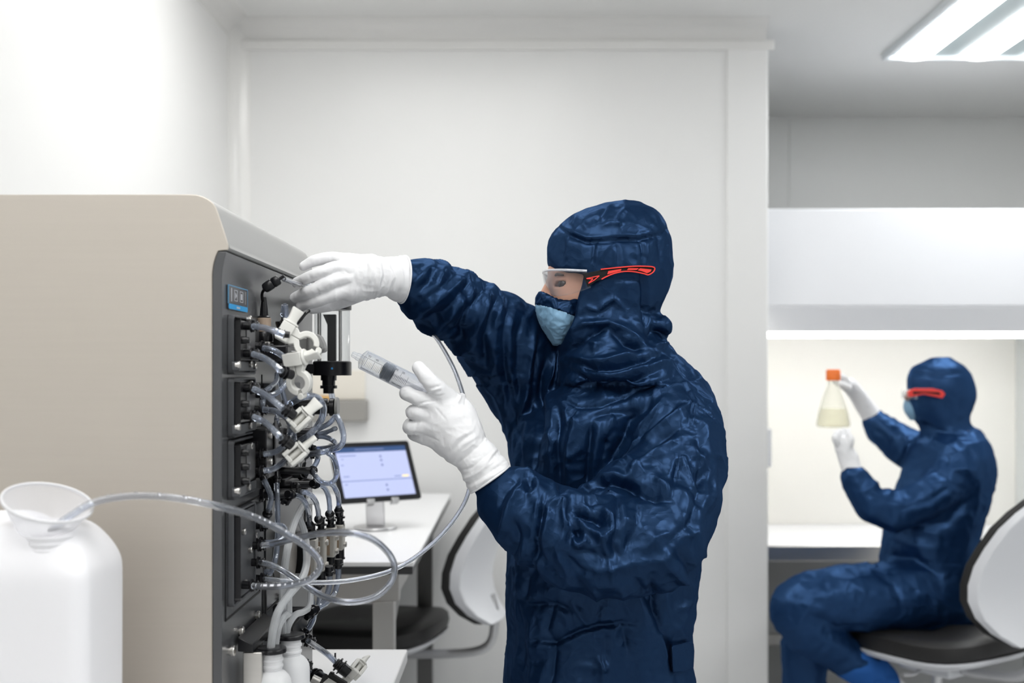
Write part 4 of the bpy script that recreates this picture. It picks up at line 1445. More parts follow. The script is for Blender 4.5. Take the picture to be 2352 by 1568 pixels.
m, m2 = MB(), MB()
for i in range(16):
    s = SX(826) + i * (SX(876) - SX(826)) / 15.5
    big = i in (4, 9, 14)
    arc_bar(m2 if not big else m, s, -.55, .05 if not big else .25, .0006)
for i in range(11):
    s = SX(898) + i * (SX(930) - SX(898)) / 10
    big = i in (0, 5, 10)
    arc_bar(m, s, -.40, .18 if not big else .42, .0005)
arc = math.pi / 10
for s, t in ((SX(826), SX(878)),):
    k = 8
    r = R + .0002
    a = .30
    q0, q1 = [sa + sd * s + (ez * math.cos(b) + ew * math.sin(b)) * r for b in (a, a + .03)], [sa + sd * t + (ez * math.cos(b) + ew * math.sin(b)) * r for b in (a, a + .03)]
    m.add(q0 + q1, [(0, 1, 3, 2)])
m.build('scale_lines', MT['ink'], sy)
m2.build('fine_scale_lines', MT['amber_ink'], sy)
for txt, px, ang, size in (('50', 841, .55, .0055), ('40', 858, .55, .0055), ('30', 902, .62, .0055), ('20', 917, .62, .0055), ('TERUMO', 915, -.80, .0048), ('SYRINGE 50 mL', 850, -.86, .0036)):
    n_ = ez * math.cos(ang) + ew * math.sin(ang)
    q = sa + sd * SX(px) + n_ * (R + .0006)
    lettering('printed_text', txt, MT['ink'], sy, q, sd, n_.cross(sd), size)

# ------------------------------------------------------------------ bodies: distance fields turned into meshes
class Field:
    def __init__(self, lo, hi, h):
        self.lo, self.h = np.array(lo, np.float32), h
        n = np.ceil((np.array(hi) - self.lo) / h).astype(int) + 1
        self.n = n
        self.ax = [self.lo[i] + h * np.arange(n[i], dtype=np.float32) for i in range(3)]
        self.f = np.full(n, 0.25, np.float32)

    def win(self, lo, hi):
        s = []
        for i in range(3):
            a = int(max(0, math.floor((lo[i] - self.lo[i]) / self.h)))
            b = int(min(self.n[i], math.ceil((hi[i] - self.lo[i]) / self.h) + 1))
            if b <= a:
                return None
            s.append(slice(a, b))
        return tuple(s)

    def grid(self, s):
        return (self.ax[0][s[0]][:, None, None], self.ax[1][s[1]][None, :, None], self.ax[2][s[2]][None, None, :])

    def merge(self, s, d, k):
        g = self.f[s]
        if k <= 0:
            np.minimum(g, d, out=g)
        else:
            hh = np.clip(0.5 + 0.5 * (g - d) / k, 0, 1)
            self.f[s] = g + (d - g) * hh - k * hh * (1 - hh)

    def carve(self, s, d, k=0.004):
        g, d = self.f[s], -d
        hh = np.clip(0.5 - 0.5 * (g - d) / k, 0, 1)
        self.f[s] = g + (d - g) * hh + k * hh * (1 - hh)

    def chain(self, pts, rad, k=0.01, n=4, squash=None):
        """tapering limb through the points"""
        p = np.array([[*q] for q in pts], float)
        r = np.array(rad, float)
        if n > 1 and len(p) > 2:
            q4 = smooth_path([(*a,) for a in p], n)
            u = np.linspace(0, len(p) - 1, len(q4))
            r = np.interp(u, np.arange(len(p)), r)
            p = np.array([[*q] for q in q4])
        m = r.max() + max(k, .012) + 2 * self.h
        s = self.win(p.min(0) - m, p.max(0) + m)
        if s is None:
            return self
        X, Y, Z_ = self.grid(s)
        best = None
        for i in range(len(p) - 1):
            a, b = p[i], p[i + 1]
            ba = b - a
            L2 = max(float(ba @ ba), 1e-12)
            t = np.clip(((X - a[0]) * ba[0] + (Y - a[1]) * ba[1] + (Z_ - a[2]) * ba[2]) / L2, 0, 1)
            d = np.sqrt((X - a[0] - t * ba[0]) ** 2 + (Y - a[1] - t * ba[1]) ** 2 + (Z_ - a[2] - t * ba[2]) ** 2) - (r[i] + (r[i + 1] - r[i]) * t)
            best = d if best is None else np.minimum(best, d)
        self.merge(s, best.astype(np.float32), k)
        return self

    def cut(self, c, nrm):
        """keep only what lies behind the plane"""
        n_ = np.array([*nrm], float)
        n_ /= np.linalg.norm(n_)
        X, Y, Z_ = self.grid((slice(None),) * 3)
        d = (X - c[0]) * n_[0] + (Y - c[1]) * n_[1] + (Z_ - c[2]) * n_[2]
        np.maximum(self.f, d.astype(np.float32), out=self.f)
        return self

    def rows(self, tab, k=0.02, power=2.0, cap=0.0):
        """tab: (z, x left, x right, y centre, y half)  - an upright rounded trunk"""
        t = np.array(sorted(tab), float)
        lo = (t[:, 1].min() - .05, (t[:, 3] - t[:, 4]).min() - .05, t[0, 0] - .05)
        hi = (t[:, 2].max() + .05, (t[:, 3] + t[:, 4]).max() + .05, t[-1, 0] + .05)
        s = self.win(lo, hi)
        X, Y, Z_ = self.grid(s)
        zz_ = Z_[0, 0]
        # smooth interpolation of the table
        def ip(c):
            v = np.interp(zz_, t[:, 0], t[:, c])
            ker = np.ones(7) / 7
            return np.convolve(np.pad(v, 3, mode='edge'), ker, 'valid')
        xl, xr, yc, yh = ip(1), ip(2), ip(3), ip(4)
        a = np.maximum((xr - xl) / 2, .003)[None, None, :]
        cx = ((xr + xl) / 2)[None, None, :]
        yh = np.maximum(yh, .003)[None, None, :]
        yc = yc[None, None, :]
        q = (np.abs((X - cx) / a) ** power + np.abs((Y - yc) / yh) ** power) ** (1 / power)
        d = (q - 1) * np.minimum(a, yh)
        d = np.maximum(d, np.maximum(Z_ - t[-1, 0], t[0, 0] - Z_))
        self.merge(s, d.astype(np.float32), k)
        return self

    def ball(self, c, r, k=0.01):
        c = np.array([*c], float)
        r = np.array(r if hasattr(r, '__len__') else (r, r, r), float)
        m = r + max(k, .012) + 2 * self.h
        s = self.win(c - m, c + m)
        if s is None:
            return self
        X, Y, Z_ = self.grid(s)
        q = np.sqrt(((X - c[0]) / r[0]) ** 2 + ((Y - c[1]) / r[1]) ** 2 + ((Z_ - c[2]) / r[2]) ** 2)
        self.merge(s, ((q - 1) * r.min()).astype(np.float32), k)
        return self

    def poly_xz(self, poly, y0, y1):
        """signed distance to a polygon in x,z between two depths, on the window it needs"""
        p = np.array([(q[0], q[1]) for q in poly], float)
        s = self.win((p[:, 0].min() - .03, y0 - .02, p[:, 1].min() - .03), (p[:, 0].max() + .03, y1 + .02, p[:, 1].max() + .03))
        X = self.ax[0][s[0]][:, None].astype(float)
        Z_ = self.ax[2][s[2]][None, :].astype(float)
        d = np.full((X.shape[0], Z_.shape[1]), 1e9)
        ins = np.zeros(d.shape, bool)
        for i in range(len(p)):
            a, b = p[i], p[(i + 1) % len(p)]
            e = b - a
            t = np.clip(((X - a[0]) * e[0] + (Z_ - a[1]) * e[1]) / (e @ e), 0, 1)
            d = np.minimum(d, np.hypot(X - a[0] - t * e[0], Z_ - a[1] - t * e[1]))
            c = ((a[1] > Z_) != (b[1] > Z_)) & (X < (b[0] - a[0]) * (Z_ - a[1]) / (b[1] - a[1] + 1e-12) + a[0])
            ins ^= c
        d = np.where(ins, -d, d).astype(np.float32)[:, None, :]
        Y = self.ax[1][s[1]][None, :, None]
        return s, np.maximum(d, np.maximum(Y - y1, y0 - Y))

    def mesh(self):
        f, h = self.f, self.h
        neg = f < 0
        c = neg[:-1, :-1, :-1].astype(np.int8)
        tot = c.copy()
        for dx, dy, dz in ((1, 0, 0), (0, 1, 0), (0, 0, 1), (1, 1, 0), (1, 0, 1), (0, 1, 1), (1, 1, 1)):
            nx, ny, nz = self.n
            tot += neg[dx:nx - 1 + dx, dy:ny - 1 + dy, dz:nz - 1 + dz]
        idx = np.argwhere((tot > 0) & (tot < 8))
        ident = np.full(tot.shape, -1, np.int32)
        ident[idx[:, 0], idx[:, 1], idx[:, 2]] = np.arange(len(idx))
        acc = np.zeros((len(idx), 3))
        cnt = np.zeros(len(idx))
        cor = [(i, j, k) for i in (0, 1) for j in (0, 1) for k in (0, 1)]
        val = {q: f[idx[:, 0] + q[0], idx[:, 1] + q[1], idx[:, 2] + q[2]].astype(float) for q in cor}
        for q in cor:
            for ax in range(3):
                if q[ax] == 0:
                    r = list(q)
                    r[ax] = 1
                    a, b = val[q], val[tuple(r)]
                    x = (a < 0) != (b < 0)
                    t = np.where(x, a / np.where(x, a - b, 1), 0)
                    for i in range(3):
                        acc[:, i] += np.where(x, q[i] + (t if i == ax else 0), 0)
                    cnt += x
        v = self.lo + (idx + acc / cnt[:, None]) * h
        quads = []
        for ax in range(3):
            o1, o2 = (ax + 1) % 3, (ax + 2) % 3
            sl0 = [slice(None)] * 3
            sl1 = [slice(None)] * 3
            sl0[ax] = slice(None, -1)
            sl1[ax] = slice(1, None)
            ch = np.argwhere(neg[tuple(sl0)] != neg[tuple(sl1)])
            ok = (ch[:, o1] > 0) & (ch[:, o2] > 0) & (ch[:, o1] < self.n[o1] - 1) & (ch[:, o2] < self.n[o2] - 1)
            ch = ch[ok]
            e1 = np.zeros(3, int)
            e2 = np.zeros(3, int)
            e1[o1] = 1
            e2[o2] = 1
            g = lambda q: ident[q[:, 0], q[:, 1], q[:, 2]]
            qd = np.stack([g(ch - e1 - e2), g(ch - e2), g(ch), g(ch - e1)], 1)
            inside = neg[ch[:, 0], ch[:, 1], ch[:, 2]]
            qd[~inside] = qd[~inside][:, ::-1]
            quads.append(qd)
        return v, np.concatenate(quads)


def vnormals(v, q):
    n = np.zeros_like(v)
    fn_ = np.cross(v[q[:, 2]] - v[q[:, 0]], v[q[:, 3]] - v[q[:, 1]])
    for i in range(4):
        np.add.at(n, q[:, i], fn_)
    return n / np.maximum(np.linalg.norm(n, axis=1, keepdims=True), 1e-12)


def relax(v, q, times=1, lam=.5):
    for _ in range(times):
        s = np.zeros_like(v)
        c = np.zeros(len(v))
        for i in range(4):
            for j in ((i + 1) % 4, (i + 3) % 4):
                np.add.at(s, q[:, i], v[q[:, j]])
                np.add.at(c, q[:, i], 1)
        v = v + lam * (s / c[:, None] - v)
    return v


def to_mesh(name, v, q, m, parent=None, org=None):
    me = bpy.data.meshes.new(name)
    o = world_of(parent) if parent is not None else Vector(org or (0, 0, 0))
    vv = (v - np.array([o.x, o.y, o.z])).astype(np.float32)
    me.vertices.add(len(vv))
    me.vertices.foreach_set('co', vv.ravel())
    me.loops.add(q.size)
    me.loops.foreach_set('vertex_index', q.astype(np.int32).ravel())
    me.polygons.add(len(q))
    me.polygons.foreach_set('loop_start', np.arange(0, q.size, 4, dtype=np.int32))
    me.update(calc_edges=True)
    me.validate()
    ob = finish(name, me, m, parent, angle=180)
    if parent is None:
        ob.location = o
    return ob


def h3(ix, iy, iz, seed):
    h = (ix.astype(np.uint32) * np.uint32(374761393) + iy.astype(np.uint32) * np.uint32(668265263) + iz.astype(np.uint32) * np.uint32(2246822519) + np.uint32(seed * 3266489917 & 0xffffffff))
    h = (h ^ (h >> np.uint32(13))) * np.uint32(1274126177)
    h = h ^ (h >> np.uint32(16))
    return (h & np.uint32(0xffff)).astype(np.float32) / 32767.5 - 1


def noise3(p, seed=0):
    i = np.floor(p).astype(np.int64)
    f = (p - i).astype(np.float32)
    u = f * f * f * (f * (f * 6 - 15) + 10)
    out = 0
    for a in (0, 1):
        wx = u[:, 0] if a else 1 - u[:, 0]
        for b in (0, 1):
            wy = u[:, 1] if b else 1 - u[:, 1]
            for c in (0, 1):
                wz = u[:, 2] if c else 1 - u[:, 2]
                out = out + wx * wy * wz * h3(i[:, 0] + a, i[:, 1] + b, i[:, 2] + c, seed)
    return out


def ridge(p, seed=0, warp=.6):
    wv = np.stack([noise3(p * .7 + 11, seed + 5), noise3(p * .7 + 23, seed + 6), noise3(p * .7 + 37, seed + 7)], 1)
    return 1 - 2 * np.abs(noise3(p + warp * wv, seed))


def stroke_field(v, pts, wid, hgt):
    """a fold along a line drawn over the side of the body that faces the room: positive raises, negative presses in"""
    px = CX + v[:, 0] * F / v[:, 1]
    py = CY - (v[:, 2] - EYE) * F / v[:, 1]
    p = np.array(pts, float)
    m = 3 * wid
    sel = (px > p[:, 0].min() - m) & (px < p[:, 0].max() + m) & (py > p[:, 1].min() - m) & (py < p[:, 1].max() + m)
    out = np.zeros(len(v))
    if not sel.any():
        return out
    x, y = px[sel], py[sel]
    best = np.full(x.shape, 1e9)
    arc = np.zeros(x.shape)
    seg = np.hypot(*(p[1:] - p[:-1]).T)
    tot = seg.sum()
    run = 0
    for i in range(len(p) - 1):
        e = p[i + 1] - p[i]
        t = np.clip(((x - p[i, 0]) * e[0] + (y - p[i, 1]) * e[1]) / (e @ e), 0, 1)
        d = np.hypot(x - p[i, 0] - t * e[0], y - p[i, 1] - t * e[1])
        b = d < best
        best = np.where(b, d, best)
        arc = np.where(b, (run + t * seg[i]) / tot, arc)
        run += seg[i]
    taper = np.clip(np.minimum(arc, 1 - arc) * 5, 0, 1)
    taper = .35 + .65 * taper * taper * (3 - 2 * taper)
    d = best / wid
    out[sel] = hgt * taper * np.exp(-d ** 1.3)
    return out

# ------------------------------------------------------------------ the standing worker




def rowtab(rows, d):
    """(py, px left, px right, half depth[, depth shift]) -> z, x, x, y, half"""
    out = []
    for r in rows:
        py, a, b, hh = r[:4]
        dd = d + (r[4] if len(r) > 4 else 0)
        out.append((P(0, py, dd).z, P(a, 0, dd).x, P(b, 0, dd).x, dd, hh))
    return out


HEAD = [(466.5, 1408, 1452, .022), (470, 1385, 1475, .04), (478, 1352, 1496, .057), (492, 1318, 1514, .072), (512, 1288, 1527, .084), (540, 1268, 1537, .094), (570, 1259, 1543, .098), (600, 1257, 1545, .100), (630, 1258, 1543, .100),
        (660, 1258, 1535, .099), (690, 1258, 1524, .096), (708, 1262, 1514, .093), (728, 1266, 1514, .092), (745, 1272, 1526, .094), (765, 1278, 1530, .098), (785, 1284, 1520, .103), (805, 1288, 1538, .110), (830, 1290, 1556, .125),
        (855, 1288, 1572, .140), (880, 1282, 1588, .15)]
TORSO = [(845, 1330, 1545, .10, .05), (868, 1300, 1580, .145, .045), (890, 1276, 1600, .165, .04), (920, 1244, 1615, .18, .04), (960, 1208, 1622, .188, .04), (1000, 1184, 1612, .19, .04), (1060, 1178, 1594, .185, .04), (1130, 1177, 1590, .18, .04),
         (1200, 1174, 1602, .175, .04), (1260, 1170, 1604, .172, .04), (1320, 1167, 1599, .17, .04), (1362, 1166, 1588, .17, .04), (1385, 1166, 1585, .17, .04), (1405, 1166, 1588, .17, .04), (1445, 1166, 1578, .17, .04), (1500, 1165, 1578, .172, .04),
         (1568, 1163, 1588, .176, .04), (1680, 1164, 1598, .18, .04), (1800, 1168, 1596, .178, .04), (1850, 1175, 1590, .17, .04)]
ARM_N = ([P(1530, 950, 2.10), P(1560, 1000, 2.04), P(1558, 1080, 2.0), P(1540, 1170, 1.96), P(1490, 1240, 1.92)], [.086, .078, .076, .078, .084])
FORE_N = ([P(1520, 1215, 1.93), P(1470, 1248, 1.915), P(1380, 1256, 1.90), P(1290, 1222, 1.905), P(1215, 1180, 1.915), P(1172, 1150, 1.925), P(1146, 1124, 1.93), P(1118, 1094, 1.932)], [.080, .086, .083, .075, .065, .0535, .036, .029])
ARM_F = ([P(920, 643, 2.055), P(958, 653, 2.07), P(1000, 682, 2.10), P(1070, 716, 2.15), P(1140, 768, 2.2), P(1215, 830, 2.26), P(1300, 890, 2.28)], [.031, .0475, .0585, .0655, .083, .098, .105])
DRAPE = ([P(1180, 830, 2.22), P(1215, 910, 2.24), P(1240, 985, 2.24), P(1262, 1050, 2.22)], [.070, .072, .058, .05])
LEGS = [([P(1330, 1790, 2.30), (P(1325, 0, 2.30).x, 2.30, .50), (P(1318, 0, 2.30).x, 2.31, .10)], [.150, .100, .080]), ([P(1440, 1790, 2.15), (P(1440, 0, 2.15).x, 2.15, .50), (P(1440, 0, 2.15).x, 2.16, .10)], [.150, .100, .080])]

# --- the body inside the clothes: one continuous surface
B = Field((-.30, 1.78, .0), (.46, 2.48, 1.78), .0042)
B.rows([(z, a + .022, b - .022, c, d - .022) for z, a, b, c, d in rowtab(TORSO, 2.15)], 0)
for pts, r in (ARM_N, FORE_N, ARM_F):
    B.chain(pts, [q * .62 for q in r], .02)
for pts, r in LEGS:
    B.chain(pts, [q * .78 for q in r], .03)
B.chain([P(1420, 720, 2.15), P(1425, 800, 2.17), P(1440, 880, 2.19)], [.058, .06, .075], .02)
# skull, face front, brow, nose, cheek, chin
B.ball(P(1400, 602, 2.15), (.104, .078, .094), .0)
B.ball(P(1345, 672, 2.15), (.070, .062, .085), .02)
B.chain([P(1282, 622, 2.125), P(1274, 622, 2.15), P(1282, 622, 2.175)], [.012, .012, .012], .012)
B.chain([P(1276, 634, 2.15), P(1262, 655, 2.15), P(1252, 682, 2.15)], [.0075, .009, .0125], .010)
B.ball(P(1262, 686, 2.138), .009, .006).ball(P(1262, 686, 2.162), .009, .006)
B.ball(P(1308, 690, 2.108), (.022, .016, .018), .018).ball(P(1308, 690, 2.192), (.022, .016, .018), .018)
B.ball(P(1283, 738, 2.15), (.016, .024, .010), .012)
B.ball(P(1300, 752, 2.15), (.016, .026, .02), .012)
for dy in (-.033, .033):
    e = P(1296, 652, 2.15 + dy)
    s = B.win(np.array(e) - .03, np.array(e) + .03)
    X, Y, Z_ = B.grid(s)
    B.carve(s, np.sqrt((X - e.x + .004) ** 2 * .8 + ((Y - e.y) * .7) ** 2 + ((Z_ - e.z - .12 * (X - e.x)) * 2.4) ** 2) - .0130, .003)
v, q = B.mesh()
person = to_mesh('person', v, q, MT['skin'], None, P(1385, 0, 2.2).xy.to_3d())
tag(person, 'standing person in navy hooded coverall, both white gloves raised beside the machine', 'person')
for dy in (-.033, .033):
    e = P(1296, 653, 2.15 + dy * 1.09)
    MB().lathe([(.0118 * math.sin(math.pi * k / 12), -.0118 * math.cos(math.pi * k / 12)) for k in range(13)], e, (-1, 0, 0), 24).build('eye', MT['eye'], person)
    m = MB()
    m.tube([e + Vector((-.002, -.016 if dy < 0 else .016, .016)), e + Vector((-.0135, -.006 if dy < 0 else .006, .0185)), e + Vector((-.017, .010 if dy < 0 else -.010, .0150))], [.0016, .0028, .0022], 8)
    m.build('eyebrow', MT['brow'], person)

# --- the coverall
C = Field((-.32, 1.76, .04), (.46, 2.50, 1.80), .0036)
C.rows(rowtab(HEAD, 2.15), 0, 2.1)
# face opening of the hood
op = [(1190, 604), (1262, 603), (1278, 613), (1305, 622), (1344, 629), (1337, 660), (1327, 697), (1313, 748), (1298, 778), (1280, 800), (1190, 806)]
s, d = C.poly_xz([(P(a, b, 2.07).x, P(a, b, 2.07).z) for a, b in op], 1.95, 2.35)
C.carve(s, d, .006)
C.rows(rowtab(TORSO, 2.15), .018, 2.25)
C.ball(P(1512, 752, 2.15), (.018, .065, .018), .012)
C.chain([P(1535, 880, 2.19), P(1550, 925, 2.13)], [.045, .066], .04)
C.chain(ARM_N[0], ARM_N[1], .02)
C.chain([P(1510, 1110, 1.97), P(1440, 1140, 1.955), P(1375, 1168, 1.95)], [.066, .056, .042], .02)
C.chain(FORE_N[0], FORE_N[1], .010)
C.chain(ARM_F[0], ARM_F[1], .022)
C.chain(DRAPE[0], DRAPE[1], .03)
for pts, r in LEGS:
    C.chain(pts, r, .05)
# hollow sleeves' ends and trouser ends stay closed: gloves and boots cover them
v, q = C.mesh()
v = relax(v, q, 1, .4)
nrm = vnormals(v, q)
front = np.clip(-nrm[:, 1] * 2.0 + .25, 0, 1)
px = CX + v[:, 0] * F / v[:, 1]
py = CY - (v[:, 2] - EYE) * F / v[:, 1]


def box_w(x0, x1, y0, y1, soft=25):
    sm = lambda t: np.clip(t, 0, 1) ** 2 * (3 - 2 * np.clip(t, 0, 1))
    return sm((px - x0) / soft + .5) * sm((x1 - px) / soft + .5) * sm((py - y0) / soft + .5) * sm((y1 - py) / soft + .5)


hood_w = box_w(1200, 1600, 400, 720, 60)
# crumple: sharp paper-like ridges, long soft folds
fine = ridge(v / .034, 3) * .5 + .5 * ridge(v / .019, 9)
med = ridge(v / np.array([.055, .055, .085]), 21, .8)
long_v = ridge(v / np.array([.045, .06, .22]), 31, .5)
fine3 = ridge(v / .026, 77, .9)
disp = (.0012 * fine + .0010 * fine3) * (1 - .3 * hood_w) + .0038 * med * (1 - .5 * hood_w)
tor = (v[:, 1] > 1.99) & (py > 880)
disp += np.where(tor, .0050 * long_v, 0)
# sleeve of the raised arm: folds running round the arm
axis = np.array([*(ARM_F[0][4] - ARM_F[0][1])])
axis /= np.linalg.norm(axis)
rel = v - np.array([*ARM_F[0][1]])
along = rel @ axis
w_far = np.clip((1.12 * 1000 - (px - 120)) / 120, 0, 1) * (py < 860) * (px < 1260)
tilt = along + .35 * (v[:, 2] - 1.5)
fold = ridge(np.stack([tilt / .036, v[:, 1] / .12, (v[:, 2] + v[:, 0] * .3) / .14], 1), 41, .5)
disp += w_far * .0075 * fold
# sleeve of the near arm
w_near = ((v[:, 1] < 2.0) & (px > 1080) & (py > 1050)) * 1.0
fold2 = ridge(np.stack([(v[:, 0] + .25 * v[:, 2]) / .040, v[:, 1] / .10, (v[:, 2] - .3 * v[:, 0]) / .12], 1), 47, .6)
disp += w_near * .0055 * fold2
disp *= np.clip(np.hypot(px - 1120, py - 1098) / 60 - .3, .15, 1)
disp *= np.clip(np.hypot(px - 925, py - 641) / 60 - .3, .15, 1)


def crop(ox, oy, sc, pts):
    return [(ox + a / sc, oy + b / sc) for a, b in pts]


